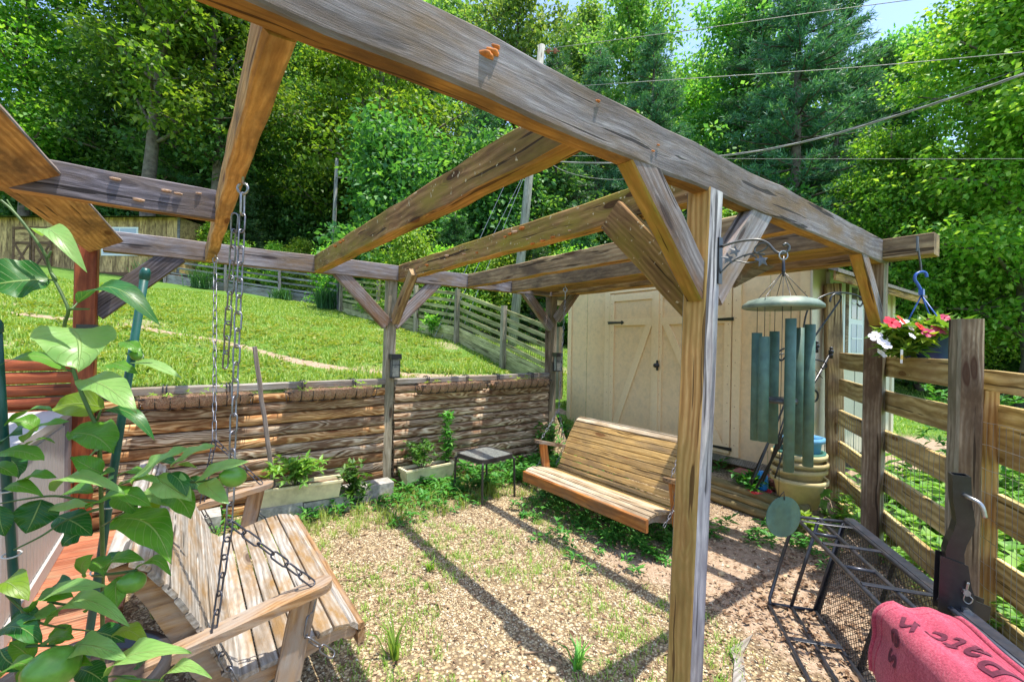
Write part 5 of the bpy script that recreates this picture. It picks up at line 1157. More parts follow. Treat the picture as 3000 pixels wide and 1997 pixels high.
LV = [  # base, tip, width, d0, d1, kind, face, curl
 ((145, 818), (-70, 845), 112, 1.02, .95, 'dark', .55, .06), ((122, 690), (248, 778), 66, 1.0, .93, 'pale', .6, .22), ((228, 886), (463, 932), 78, 1.03, 1.0, 'dark', .45, .16),
 ((205, 958), (226, 1080), 182, 1.0, .93, 'pale', .75, .06), ((195, 1082), (-5, 1062), 42, 1.02, .97, 'mid', .3, .12), ((238, 1112), (398, 1205), 96, 1.0, .92, 'pale', .65, .10),
 ((308, 1195), (150, 1196), 88, 1.04, 1.05, 'lime', .8, .03), ((292, 1206), (452, 1276), 46, 1.0, .97, 'dark', .35, .14), ((205, 1268), (332, 1325), 104, 1.02, .98, 'mid', .7, .08),
 ((388, 1063), (533, 1102), 42, 1.05, 1.0, 'pale', .35, .14), ((328, 1062), (408, 1092), 46, 1.08, 1.04, 'mid', .5, .1), ((352, 1000), (412, 1032), 40, 1.1, 1.08, 'mid', .6, .1), ((372, 1035), (420, 1050), 34, 1.12, 1.1, 'dark', .6, .1),
 ((12, 1248), (150, 1196), 36, .98, .95, 'mid', .3, .12), ((70, 1293), (198, 1228), 46, .98, .94, 'mid', .45, .08), ((-10, 1325), (127, 1345), 58, .96, .93, 'mid', .5, .08), ((62, 1312), (160, 1292), 18, 1.0, 1.0, 'mid', .2, .1), ((0, 1300), (62, 1268), 60, 1.0, .97, 'dark', .6, .05),
 ((72, 1408), (162, 1393), 42, .98, .95, 'mid', .5, .1), ((20, 1425), (124, 1447), 52, .97, .94, 'mid', .55, .1), ((122, 1462), (76, 1562), 104, 1.0, .97, 'dark', .8, .04), ((-25, 1360), (48, 1395), 44, .96, .94, 'mid', .5, .1), ((0, 1480), (14, 1570), 60, .95, .94, 'dark', .8, .05), ((20, 1340), (55, 1400), 50, 1.03, 1.0, 'dark', .7, .05),
 ((298, 1386), (210, 1338), 58, 1.0, .97, 'mid', .6, .08), ((160, 1440), (358, 1426), 54, 1.0, .94, 'pale', .35, .16), ((150, 1486), (272, 1480), 50, 1.0, .96, 'pale', .45, .06), ((250, 1490), (437, 1474), 68, .98, .92, 'mid', .45, .10),
 ((393, 1402), (542, 1308), 64, 1.0, .96, 'pale', .5, .06), ((500, 1364), (626, 1302), 46, 1.02, .98, 'pale', .5, .06), ((340, 1396), (442, 1404), 32, 1.04, 1.0, 'mid', .4, .1), ((505, 1370), (577, 1368), 20, 1.03, 1.01, 'lime', .3, .1), ((440, 1372), (512, 1352), 40, 1.08, 1.06, 'dark', .4, .1),
 ((578, 1406), (725, 1346), 50, 1.02, .98, 'pale', .5, .08), ((598, 1410), (668, 1472), 58, 1.02, .97, 'pale', .65, .08), ((462, 1398), (562, 1464), 84, 1.0, .95, 'pale', .65, .05), ((495, 1384), (546, 1452), 48, .99, .95, 'dark', .6, .06), ((486, 1440), (560, 1518), 74, 1.02, .98, 'mid', .7, .05), ((430, 1468), (456, 1508), 50, 1.05, 1.04, 'lime', .7, .05),
 ((345, 1518), (500, 1642), 118, 1.02, .92, 'mid', .6, .14), ((355, 1416), (466, 1406), 38, 1.0, .97, 'pale', .35, .1), ((165, 1512), (268, 1566), 74, 1.06, 1.04, 'dark', .7, .05), ((180, 1450), (270, 1440), 50, 1.08, 1.06, 'mid', .5, .05), ((280, 1400), (335, 1378), 42, 1.06, 1.04, 'mid', .5, .05), ((445, 1420), (478, 1452), 40, 1.06, 1.05, 'pale', .6, .05), ((280, 1430), (330, 1400), 44, 1.09, 1.06, 'dark', .5, .05),
 ((240, 1682), (272, 1624), 56, 1.0, .97, 'mid', .7, .05), ((310, 1666), (416, 1634), 52, 1.0, .96, 'mid', .5, .10), ((395, 1668), (498, 1676), 40, 1.0, .96, 'mid', .35, .12), ((268, 1640), (308, 1684), 52, 1.02, 1.0, 'mid', .65, .06), ((345, 1690), (344, 1778), 62, .99, .94, 'mid', .7, .06), ((300, 1640), (368, 1622), 36, 1.05, 1.04, 'dark', .5, .06), ((275, 1740), (310, 1780), 60, 1.03, 1.0, 'mid', .6, .06),
 ((138, 1758), (310, 1706), 60, .97, .92, 'pale', .5, .12), ((85, 1790), (205, 1742), 62, .98, .94, 'mid', .5, .10), ((0, 1722), (78, 1748), 84, .95, .91, 'lime', .55, .16), ((138, 1830), (367, 1813), 68, .97, .91, 'pale', .45, .14), ((58, 1782), (112, 1836), 56, 1.0, .98, 'dark', .7, .05), ((140, 1740), (215, 1705), 44, 1.02, 1.0, 'dark', .5, .08),
 ((-10, 1848), (116, 1878), 74, .95, .91, 'dark', .6, .08), ((118, 1884), (215, 1866), 44, .98, .95, 'mid', .45, .08), ((198, 1902), (368, 1920), 78, .96, .9, 'pale', .5, .12), ((333, 1856), (442, 1892), 52, 1.02, .98, 'lime', .45, .2), ((318, 1978), (550, 1900), 74, .96, .9, 'pale', .45, .14), ((470, 1994), (614, 1974), 48, 1.0, .95, 'pale', .4, .14),
 ((-10, 1994), (110, 1966), 56, .92, .88, 'mid', .5, .1), ((232, 1958), (315, 2005), 66, .98, .95, 'dark', .6, .08), ((280, 1850), (365, 1880), 66, 1.04, 1.02, 'dark', .6, .06), ((0, 1900), (70, 1960), 70, 1.0, .98, 'dark', .7, .05), ((60, 1960), (140, 2010), 60, .96, .93, 'mid', .6, .08), ((330, 1995), (430, 2015), 50, 1.0, .96, 'mid', .5, .08), ((210, 1830), (140, 1890), 55, 1.03, 1.0, 'mid', .6, .08),
 ((262, 1345), (335, 1300), 62, 1.05, 1.02, 'mid', .6, .08), ((420, 1440), (505, 1478), 62, 1.04, 1.0, 'pale', .55, .08), ((335, 1452), (402, 1502), 56, 1.05, 1.02, 'mid', .6, .06), ((208, 1402), (302, 1412), 52, 1.06, 1.03, 'mid', .5, .08), ((60, 1852), (165, 1800), 62, .97, .93, 'pale', .5, .1), ((250, 1792), (335, 1760), 52, 1.03, 1.0, 'mid', .5, .1), ((400, 1942), (472, 1900), 52, 1.02, 1.0, 'dark', .6, .08), ((92, 1932), (28, 1880), 62, .97, .95, 'mid', .6, .08), ((180, 1992), (265, 1942), 72, .95, .92, 'mid', .55, .1), ((558, 1400), (602, 1442), 42, 1.05, 1.03, 'dark', .6, .06), ((110, 1260), (30, 1230), 46, 1.05, 1.03, 'mid', .5, .08), ((240, 1560), (180, 1600), 50, 1.08, 1.06, 'dark', .6, .08),
]
for (bp, tp, w, d0, d1, kd, fc, cl) in LV: cleaf(bp, tp, w * rnd.uniform(.94, 1.06), d0, d1, M['cit_' + kd], fc, cl * rnd.uniform(.7, 1.6), rnd.uniform(.05, .3), rnd.uniform(.03, .10))
def cstem(pts, r0, r1, name='stem'):
    P = spl(pa_(pts)); q = MB(); n = len(P); q.tube(P, [r0 + (r1 - r0) * i / (n - 1) for i in range(n)], 7); return q.obj(name, M['stem'], ct)
cstem([(2, 586, .98), (35, 615, .985), (75, 662, .99), (130, 742, 1.0), (150, 800, 1.01), (186, 872, 1.01), (200, 912, 1.01), (188, 960, 1.02), (200, 1040, 1.03), (215, 1085, 1.03), (232, 1135, 1.03), (262, 1205, 1.03), (285, 1258, 1.04), (292, 1330, 1.06), (296, 1450, 1.08), (300, 1620, 1.12), (300, 1800, 1.18), (300, 2050, 1.25)], .0026, .0052)
cstem([(20, 585, .985), (45, 625, .99), (75, 662, .99)], .0015, .003)
for l in ([(140, 818, 1.02), (165, 820, 1.01), (150, 800, 1.01)], [(228, 886, 1.03), (215, 900, 1.02), (200, 910, 1.01)], [(195, 1082, 1.02), (212, 1088, 1.03)], [(296, 1200, 1.03), (285, 1230, 1.04)], [(150, 735, 1.0), (140, 755, 1.0)], [(262, 905, 1.02), (200, 905, 1.01)],
          [(0, 1474, .98), (80, 1460, .99), (160, 1452, 1.0), (230, 1462, 1.02), (300, 1470, 1.05)], [(300, 1440, 1.07), (350, 1420, 1.03), (400, 1405, 1.01), (470, 1395, 1.01), (540, 1410, 1.01), (600, 1408, 1.02), (650, 1395, 1.02)], [(300, 1540, 1.08), (340, 1515, 1.04), (400, 1480, 1.03), (460, 1450, 1.03), (500, 1435, 1.03)],
          [(40, 1610, .98), (120, 1570, 1.0), (200, 1520, 1.03), (290, 1490, 1.06)], [(300, 1690, 1.1), (270, 1685, 1.02), (330, 1680, 1.0), (400, 1670, .99)], [(300, 1850, 1.15), (200, 1840, 1.03), (110, 1820, .98), (50, 1770, .97), (20, 1740, .96)], [(300, 1950, 1.18), (260, 1930, 1.0), (200, 1900, .97), (120, 1890, .97), (20, 1900, .96)], [(300, 1990, 1.2), (330, 1980, .98), (420, 1990, .98), (480, 1992, 1.0)], [(290, 1760, 1.1), (200, 1770, 1.0), (140, 1760, .98)], [(296, 1400, 1.06), (240, 1360, 1.03), (210, 1340, 1.0)]):
    cstem(l, .0016, .0034, 'branch')
for (px, py, d, r, k) in ((684, 1396, 1.0, .023, 1.25), (388, 1704, .98, .0225, 1.15), (155, 1957, .9, .04, 1.15), (400, 1042, 1.1, .012, 1.1)):
    q = MB(); q.sphere((0, 0, 0), r, 18, 12, sc=(1, 1, k)); q.v = [(x, y, z + (.004 if z > r * k * .9 else 0)) for x, y, z in q.v]; q.obj('lemon', M['lemon'], ct, Matrix.Translation(at(px, py, d)) @ Matrix.Rotation(R(70), 4, RT - FW * .4))
for (pts, lb) in (([(427, 790, 1.10), (345, 1297, 1.12), (297, 1622, 1.13), (255, 1900, 1.15), (235, 2100, 1.2)], 'tall green plastic plant stake rising through the lemon leaves'), ([(-12, 940, .97), (8, 1250, 1.0), (22, 1450, 1.02), (50, 1840, 1.06), (66, 2100, 1.1)], 'green plastic plant stake at the left picture edge')):
    th = thing('plant_stake', at(*pts[-1]), lb, 'stake'); P = pa_(pts); q = MB(); q.tube(P, .009, 10); q.obj('rod', M['stake_green'], th)
    q = MB(); dr = (P[0] - P[1]).normalized(); q.tube([P[0] - dr * .025, P[0] - dr * .005, P[0] + dr * .004], [.0112, .0112, .007], 10); q.obj('cap', M['stake_green'], th)
    for k in (.3, .62):
        a = P[1].lerp(P[3], k); q = MB(); e = dr.orthogonal().normalized(); f_ = dr.cross(e); q.tube([a + (e * math.cos(x) + f_ * math.sin(x)) * .016 for x in [2 * math.pi * i / 12 for i in range(12)]], .002, 5, closed=True); q.obj('tie', M['white_old'], th)
pc = at(290, 1900, 1.36); q = MB(); q.lathe([(.001, 0), (.15, 0), (.2, .5), (.225, .5), (.23, .515), (.23, .55), (.205, .55), (.2, .5), (.001, .49)], 36); q.obj('pot', M['table_rim'], ct, Matrix.Translation((pc.x - .05, pc.y + .02, 0)))
q = MB(); q.lathe([(.001, .505), (.2, .505)], 24); q.obj('soil', M['soil'], ct, Matrix.Translation((pc.x - .05, pc.y + .02, 0)))

# ---------------------------------------------------------------- gravel, litter, grass, weeds
def scatter(n, s0, s1, t0, t1): return rng.uniform(s0, s1, n), rng.uniform(t0, t1, n)
OCT = np.array([[1, 0, 0], [0, 1, 0], [-1, 0, 0], [0, -1, 0], [0, 0, 1], [0, 0, -1]], float)
OF = np.array([[0, 1, 4], [1, 2, 4], [2, 3, 4], [3, 0, 4], [1, 0, 5], [2, 1, 5], [3, 2, 5], [0, 3, 5]])
def pebbles(s, t, size, flat=.55, seed=0):
    n = len(s); z = gz(s, t); R_ = rng.uniform(.55, 1.25, (n, 6, 1)); a = rng.uniform(0, 6.28, n); sx = size * rng.uniform(.7, 1.4, n); sy = size * rng.uniform(.6, 1.0, n)
    P = OCT[None] * R_; x = P[..., 0] * sx[:, None]; y = P[..., 1] * sy[:, None]; zz = P[..., 2] * (size * flat)[:, None]
    X = x * np.cos(a)[:, None] - y * np.sin(a)[:, None] + s[:, None]; Y = x * np.sin(a)[:, None] + y * np.cos(a)[:, None] + t[:, None]; tl = rng.uniform(-.4, .4, (n, 1))
    Z = zz + x * tl + (z + size * flat * .35)[:, None]
    return np.stack([X, Y, Z], -1).reshape(-1, 3), (OF[None] + (np.arange(n) * 6)[:, None, None]).reshape(-1, 3)
s, t = scatter(150000, -2.1, 2.8, -.9, 3.65); g, gr, di = masks(s, t)
keep = rng.uniform(0, 1, len(s)) < np.clip(gr * (.62 + .75 * vnoise(s, t, 2.4, 1)) - .12 * (t > 3.1), 0.02, 1); s, t = s[keep], t[keep]
V_, F_ = pebbles(s, t, rng.uniform(.004, .0095, len(s)))
tag(put(bpy.data.objects.new('gravel', npmesh('gravel', V_, F_, M['pebble']))), 'tan pea gravel covering the yard under the pergola', 'gravel', kind='stuff')
s, t = scatter(2600, .4, 2.7, -.9, 1.6); s2, t2 = scatter(60, .5, 2.4, -.7, 1.2)
V_, F_ = pebbles(np.r_[s, s2], np.r_[t, t2], np.r_[rng.uniform(.004, .012, len(s)), rng.uniform(.015, .03, len(s2))])
tag(put(bpy.data.objects.new('rubble', npmesh('rubble', V_, F_, M['pebble']))), 'small stones and chips strewn over the bare dirt', 'stones', kind='stuff')
def litter(n, s0, s1, t0, t1, L, name, label):
    s, t = scatter(n, s0, s1, t0, t1); P = np.stack([s, t, gz(s, t) + rng.uniform(.006, .02, n)], 1); a = rng.uniform(0, 6.28, n)
    D = np.stack([np.cos(a), np.sin(a), rng.uniform(-.25, .35, n)], 1); N = np.stack([rng.normal(0, .5, n), rng.normal(0, .5, n), np.ones(n)], 1); l = rng.uniform(.5, 1.3, n) * L
    V, F = leaf_arrays(P, D, N, l, l * rng.uniform(.2, .6, n), .2, .1); return tag(put(bpy.data.objects.new(name, npmesh(name, V, F, M['litter']))), label, 'leaf litter', kind='stuff')
litter(6500, -2.0, 2.7, -.8, 3.5, .030, 'dry_leaves', 'scattered dry brown leaves and bark on the gravel')
litter(2400, .8, 2.5, -.75, .5, .04, 'bark_mulch', 'brown leaves and bark chips under the cargo carrier')
for (px, py, ang, l, lb) in ((1045, 1692, 20, .26, 'curved dry twig on the gravel beside the grey swing seat'), (1245, 1712, -55, .24, 'slanting dry twig in the middle of the gravel'), (1620, 1690, 70, .3, 'long thin twig on the gravel below the honey swing'), (1870, 1722, 35, .22, 'forked dry twig near the front post'), (1275, 1785, -50, .12, 'short stub of wood in the middle of the gravel'), (1590, 1935, -20, .2, 'dark twig among the weeds at the bottom edge'), (2235, 1765, 50, .14, 'dry twig on the dirt beside the carrier end')):
    d = CAM + (at(px, py, 1) - CAM) * (1.6 / (1.6 - at(px, py, 1).z)); p = Vector((d.x, d.y, float(gz(d.x, d.y)) + .012)); dv = RT * math.cos(R(ang)) + FW * math.sin(R(ang)); e = Vector((-dv.y, dv.x, 0)) * rnd.uniform(-.05, .05)
    q = MB(); q.tube(spl([p - dv * l / 2, p - dv * l * .15 + e * .7, p + e * .6 + V3(0, 0, .008), p + dv * l / 2]), .0045, 5); q.tube([p + e * .6, p + e * .6 + dv * l * .25 + V3(-dv.y, dv.x, 0) * .04], .003, 5); tag(q.obj('twig', M['twig']), lb, 'twig')
q = MB(); V = []
for (px, py, h) in ((2205, 1868, .02), (2145, 1900, .012), (2138, 1912, .02), (2152, 1950, .03), (2146, 2010, .02), (2186, 2010, .012), (2180, 1945, .01), (2176, 1915, .006)):
    d = CAM + (at(px, py, 1) - CAM) * (1.6 / (1.6 - at(px, py, 1).z)); V.append((d.x, d.y, float(gz(d.x, d.y)) + h))
k = len(V); V += [(x, y, z - .006) for x, y, z in V]; q.add(V, [(0, 1, 7), (1, 2, 6, 7), (2, 3, 6), (3, 4, 5, 6), (k, k + 7, k + 1), (k + 1, k + 7, k + 6, k + 2), (k + 2, k + 6, k + 3), (k + 3, k + 6, k + 5, k + 4)] + [(a, (a + 1) % k, (a + 1) % k + k, a + k) for a in range(k)]); tag(q.obj('bark_strip', M['cap']), 'pale flat strip of bark on the dirt by the front post', 'bark')
for i, (px, py, r, lb) in enumerate(((2113, 1683, .022, 'small tan stone on the dirt right of the front post'), (2300, 1690, .016, 'pale flat chip on the dirt near the carrier'), (1620, 1965, .02, 'tan stone at the bottom edge among weeds'))):
    d = CAM + (at(px, py, 1) - CAM) * (1.6 / (1.6 - at(px, py, 1).z)); q = MB(); q.sphere((0, 0, 0), r, 8, 6, sc=(1.3, .9, .7)); q.v = [(x * rnd.uniform(.85, 1.15), y * rnd.uniform(.85, 1.15), z) for x, y, z in q.v]; tag(q.obj('stone', M['pebble'], None, Matrix.Translation((d.x, d.y, r * .4))), lb, 'stone')
# lawn grass: denser close by
def lawn(n, rmin, rmax, a0, a1, hmul, name, label, mat, cond):
    r = rng.uniform(rmin, rmax, n); a = rng.uniform(a0, a1, n); x = r * np.sin(a); d = r * np.cos(a)
    s = CAM.x + RT.x * x + FW.x * d; t = CAM.y + RT.y * x + FW.y * d; g, gr, di = masks(s, t)
    k = cond(s, t) & (rng.uniform(0, 1, n) < g * np.clip(1.05 - 1.25 * di, .04, 1)); s, t, r = s[k], t[k], r[k]; n = len(s)
    cl = .35 + .8 * (vnoise(s, t, 2.1, 5) + .4).clip(0, 1.3) + .35 * (vnoise(s, t, 6.3, 8)).clip(0, 1)
    P = np.stack([s, t, gz(s, t) - .01], 1); an = rng.uniform(0, 6.28, n); H = rng.uniform(.04, .115, n) * cl * hmul; W = rng.uniform(.008, .016, n) * (.6 + r * .07)
    V, F = blade_arrays(P, np.stack([np.cos(an), np.sin(an)], 1), H, W, rng.uniform(.2, .9, n)); return tag(put(bpy.data.objects.new(name, npmesh(name, V, F, mat))), label, 'grass', kind='stuff')
lawn(230000, 4.2, 20, R(-50), R(18), 1.0, 'lawn_grass', 'bright green grass of the sloping lawn behind the log wall', M['grass'], lambda s, t: (t > 3.83) & ~((s > 3.1) & (s < 6.3) & (t < 4.5)))
lawn(80000, 3.0, 24, R(20), R(60), 1.0, 'side_lawn', 'green grass beyond the board fence at right', M['grass'], lambda s, t: ((t < .55) | (s > 6.2)) & ((s - 2.56) * -.526 + (t - .06) * .85 < -.1))
# broad clover-like weeds in the lawn
def weeds(pts, L, n, name, label, mat, lift=.05, lean=.9):
    P, D, N, Ls, Ws = [], [], [], [], []
    for (s, t, k) in pts:
        z = float(gz(s, t)); h = rnd.uniform(.3, 1) * lift * k
        for i in range(n):
            a = rnd.uniform(0, 6.28); el = rnd.uniform(-.1, .8) * lean; zz = z + h * rnd.uniform(.2, 1); rr = rnd.uniform(0, .035) * k
            d = (math.cos(a) * math.cos(el), math.sin(a) * math.cos(el), math.sin(el)); P.append((s + d[0] * rr, t + d[1] * rr, zz)); D.append(d); N.append((-d[0] * .4, -d[1] * .4, 1)); l = L * k * rnd.uniform(.6, 1.25); Ls.append(l); Ws.append(l * rnd.uniform(.34, .5))
    V, F = leaf_arrays(np.array(P), np.array(D), np.array(N), np.array(Ls), np.array(Ws), .1, .18)
    return tag(put(bpy.data.objects.new(name, npmesh(name, V, F, mat))), label, 'weeds', kind='stuff')
pts = []
while len(pts) < 2600:
    s, t = rnd.uniform(-9, 3.0), rnd.uniform(3.84, 12); 
    if masks(np.array(s), np.array(t))[2] < .5 and rnd.random() < 1.4 - t * .09: pts.append((s, t, rnd.uniform(.6, 1.3) * (1 + .04 * t)))
weeds(pts, .06, 7, 'lawn_weeds', 'broad leaved weeds growing through the lawn', M['grass'], .06)
pts = []
def clump(s0, s1, t0, t1, n, k0, k1):
    for _ in range(n): pts.append((rnd.uniform(s0, s1), rnd.uniform(t0, t1), rnd.uniform(k0, k1)))
clump(-2.0, -.1, 3.1, 3.6, 60, .9, 1.6); clump(.0, 2.3, 2.95, 3.58, 170, .9, 1.8); clump(1.3, 2.3, 2.3, 3.4, 130, .9, 1.7); clump(1.0, 2.0, .95, 2.5, 210, .8, 1.5); clump(.5, 1.2, .9, 2.4, 36, .7, 1.2); clump(1.9, 2.5, .2, .8, 26, .7, 1.2); clump(-.3, .6, 2.6, 3.3, 40, .8, 1.3); clump(2.6, 3.1, .75, 3.8, 40, .8, 1.5); clump(2.55, 2.75, 3.6, 4.6, 60, 1, 2)
weeds(pts, .055, 16, 'yard_weeds', 'leafy weeds along the log wall and under the honey swing', M['leaf_weed'], .11)
pts = []; clump(2.3, 3.6, -1.2, .0, 150, 1, 2.2); clump(2.8, 5.5, -.9, .55, 220, 1, 2.5); clump(1.9, 2.6, -1.1, -.35, 60, .8, 1.6)
weeds(pts, .075, 14, 'border_plants', 'leafy border plants just beyond the board fence', M['leaf_plant'], .16)
# grass tufts in the gravel
def tufts(n, s0, s1, t0, t1, H, name, label, mat, nb=(5, 14)):
    P, D, Hs, Ws, Ln = [], [], [], [], []
    for _ in range(n):
        s, t = rnd.uniform(s0, s1), rnd.uniform(t0, t1); z = float(gz(s, t))
        if masks(np.array(s), np.array(t))[2] > .25 and t < 1.6: continue
        if float(vnoise(np.array(s), np.array(t), 2.0, 3)) < -.15 and H < .06: continue
        for i in range(rnd.randint(*nb)):
            a = rnd.uniform(0, 6.28); P.append((s + rnd.gauss(0, .018), t + rnd.gauss(0, .018), z)); D.append((math.cos(a), math.sin(a))); Hs.append(H * rnd.uniform(.5, 1.5)); Ws.append(rnd.uniform(.0025, .0055)); Ln.append(rnd.uniform(.3, 1.1))
    V, F = blade_arrays(np.array(P), np.array(D), np.array(Hs), np.array(Ws), np.array(Ln)); return tag(put(bpy.data.objects.new(name, npmesh(name, V, F, mat))), label, 'grass', kind='stuff')
tufts(2000, -1.2, 1.4, -.3, 3.1, .036, 'gravel_grass', 'sparse short grass sprouting through the gravel', M['grass'])
tufts(260, -1.9, 1.6, 2.6, 3.5, .11, 'wall_grass', 'longer grass at the foot of the log wall', M['grass'], (8, 20))
tufts(120, -1.9, -1.0, 2.2, 3.2, .10, 'swing_grass', 'bright grass behind the grey swing', M['grass'], (8, 20))
def big_tuft(px, py, H, n, label, w=.013, mat=None):
    d = CAM + (at(px, py, 1) - CAM) * (1.6 / (1.6 - at(px, py, 1).z)); P, D, Hs, Ws, Ln = [], [], [], [], []
    for i in range(n):
        a = rnd.uniform(0, 6.28); P.append((rnd.gauss(0, .012), rnd.gauss(0, .012), 0)); D.append((math.cos(a), math.sin(a))); Hs.append(H * rnd.uniform(.5, 1.1)); Ws.append(w * rnd.uniform(.6, 1.2)); Ln.append(rnd.uniform(.25, 1.0))
    V, F = blade_arrays(np.array(P), np.array(D), np.array(Hs), np.array(Ws), np.array(Ln)); return tag(put(bpy.data.objects.new('grass_tuft', npmesh('grass_tuft', V, F, mat or M['leaf_plant'])), Matrix.Translation((d.x, d.y, float(gz(d.x, d.y))))), label, 'grass tuft')
big_tuft(1155, 1930, .24, 22, 'large broad bladed grass tuft at the bottom of the gravel'); big_tuft(1690, 1960, .14, 26, 'grass tuft left of the front post base'); big_tuft(1150, 1530, .16, 20, 'grass tuft below the middle post'); big_tuft(920, 1470, .34, 9, 'tall single blades before the left planter', .02); big_tuft(1430, 1450, .22, 18, 'grass tuft under the side table'); big_tuft(1260, 1670, .10, 18, 'grass tuft in the middle of the gravel')
# plants in the troughs and other single plants
def bush(name, label, c, n, rad, hgt, L, mat, stems=6, group=None, cat='plant'):
    th = thing(name, c, label, cat, group); c = Vector(c); q = MB(); cs = []
    for i in range(stems):
        a = rnd.uniform(0, 6.28); r = rad * rnd.uniform(.1, .8); e = c + V3(math.cos(a) * r, math.sin(a) * r, hgt * rnd.uniform(.6, 1)); q.tube([c + V3(math.cos(a) * r * .3, math.sin(a) * r * .3, 0), (c + e) / 2 + V3(0, 0, hgt * .1), e], .003 + .004 * hgt, 4); cs += [c.lerp(e, k) for k in (.45, .7, .85, 1)]
    q.obj('stems', M['stem'], th)
    cs += [c + V3(rnd.uniform(-1, 1) * rad, rnd.uniform(-1, 1) * rad, hgt * rnd.uniform(.2, 1)) for _ in range(n)]
    V, F = foliage_rosettes(cs, 6, L, .2); put(bpy.data.objects.new('foliage', npmesh('foliage', V, F, mat)), None, th)['kind'] = 'stuff'; return th
bush('potted_plant', 'leafy green plant filling the left planter trough', (-.98, 3.3, .3), 40, .2, .24, .08, M['leaf_plant'], 10)
bush('nettle_plant', 'tall leafy weed right of the left planter trough', (-.47, 3.32, .05), 26, .13, .36, .08, M['leaf_weed'], 6)
bush('potted_plant', 'feathery green weed in the right planter trough', (.3, 3.43, .24), 44, .18, .26, .05, M['leaf_weed'], 12)
bush('tall_weed', 'tall narrow leafy weed behind the side table', (.62, 3.46, .1), 34, .06, .72, .07, M['leaf_plant'], 4)
bush('weed_plant', 'dark leafy weed at the foot of the post by the shed', (2.12, 3.45, .0), 36, .18, .5, .08, M['leaf_weed'], 8)
bush('weed_plant', 'small leafy sprig growing at the cream shed base', (3.02, 3.35, .2), 10, .1, .26, .09, M['leaf_plant'], 4)
bush('potted_plant', 'dark leafy plant in the red saucer', (2.72, 1.1, .2), 18, .13, .14, .09, M['leaf_weed'], 5)
bush('weed_plant', 'pale leafy sprig under the nested tubs', (2.38, .5, .05), 12, .12, .14, .08, M['leaf_young'], 4)
bush('garden_shrub', 'round dark green shrub by the cream shed side wall', (5.2, -.1, .0), 120, .4, 1.25, .09, M['leaf_weed'], 14, cat='shrub')
bush('weed_plant', 'leafy sprout at the olive board fence', tuple(wpt(-2.0, 10.9)), 16, .2, .6, .14, M['leaf_plant'], 4)
for i, (x, d, lb) in enumerate(((-13.2, 18.6, 'beside the brown shed'), (-15.9, 19.3, 'at the brown shed corner'), (-6.9, 16.3, 'at the fence corner'), (-9.6, 18.2, 'small, along the grey fence'))):
    p = wpt(x, d); P, D, Hs, Ws, Ln = [], [], [], [], []
    for k in range(260): a = rnd.uniform(0, 6.28); P.append((rnd.gauss(0, .16), rnd.gauss(0, .16), 0)); D.append((math.cos(a), math.sin(a))); Hs.append(rnd.uniform(.5, 1.1) * (.6 if i == 3 else 1)); Ws.append(.03); Ln.append(rnd.uniform(.3, 1.0))
    V, F = blade_arrays(np.array(P), np.array(D), np.array(Hs), np.array(Ws), np.array(Ln)); tag(put(bpy.data.objects.new('ornamental_grass', npmesh('ornamental_grass', V, F, M['grass_blue'])), Matrix.Translation(p)), 'blue green ornamental grass clump ' + lb, 'grass clump')
# ---------------------------------------------------------------- trees
def trunk_mesh(name, H, r, limbs, lean=0.0, seed=1, h0=.2):
    rr = random.Random(seed); q = MB(); N = 9
    ax = [Vector((lean * H * (i / N) ** 1.5 + rr.uniform(-.12, .12), rr.uniform(-.12, .12), H * i / N)) for i in range(N + 1)]
    q.tube(ax, [r * (1.25 if i == 0 else 1) * (1 - .9 * i / N) + .02 for i in range(N + 1)], 9); tips = []
    for k in range(limbs):
        u = h0 + (.97 - h0) * k / limbs; i = u * N; p = ax[int(i)].lerp(ax[min(N, int(i) + 1)], i % 1); a = k * 2.4 + rr.uniform(-.5, .5); L = H * rr.uniform(.16, .30) * (1.15 - .75 * u)
        d = Vector((math.cos(a), math.sin(a), rr.uniform(.25, .8))); e = p + d * L; m = p + d * L * .5 + Vector((rr.uniform(-.2, .2), rr.uniform(-.2, .2), .15 * L))
        q.tube([p, m, e], [r * .42 * (1 - .7 * u), r * .25 * (1 - .6 * u), .02], 6); tips += [(p, m), (m, e)]
        for _ in range(2):
            e2 = m + Vector((rr.uniform(-1, 1), rr.uniform(-1, 1), rr.uniform(.0, .9))) * L * .5; q.tube([m, e2], [r * .16 * (1 - .5 * u), .012], 5); tips.append((m, e2))
    return q.mesh(name, M['bark']), tips, ax
def crown_mesh(name, tips, ax, n, leaf, mat, clump=.55, seed=1, flat=.5, up=0.0):
    g = np.random.default_rng(seed); T = [(np.array(a), np.array(b)) for a, b in tips]; nc = len(T) * 5; C_ = []
    for a, b in T:
        for _ in range(5): C_.append(a + (b - a) * g.uniform(.35, 1.15) + g.normal(0, .35, 3) * clump)
    C_ = np.array(C_); per = max(6, n // len(C_)); sz = clump * g.uniform(.6, 1.5, len(C_))
    c = np.repeat(C_, per, 0); s = np.repeat(sz, per)[:, None]; off = g.normal(0, 1, c.shape); off /= np.maximum(np.linalg.norm(off, axis=1, keepdims=True), .3); off *= g.uniform(.25, 1.0, (len(c), 1)) ** .5
    off[:, 2] *= flat; P = c + off * s; nl = len(P); D = off + g.normal(0, .7, off.shape); D[:, 2] -= .25; N = g.normal(0, .55, off.shape); N[:, 2] += 1.0
    L = leaf * g.uniform(.65, 1.3, nl); V, F = leaf_arrays(P, D, N, L, L * g.uniform(.5, .75, nl), .12, .12)
    return npmesh(name, V, F, mat)
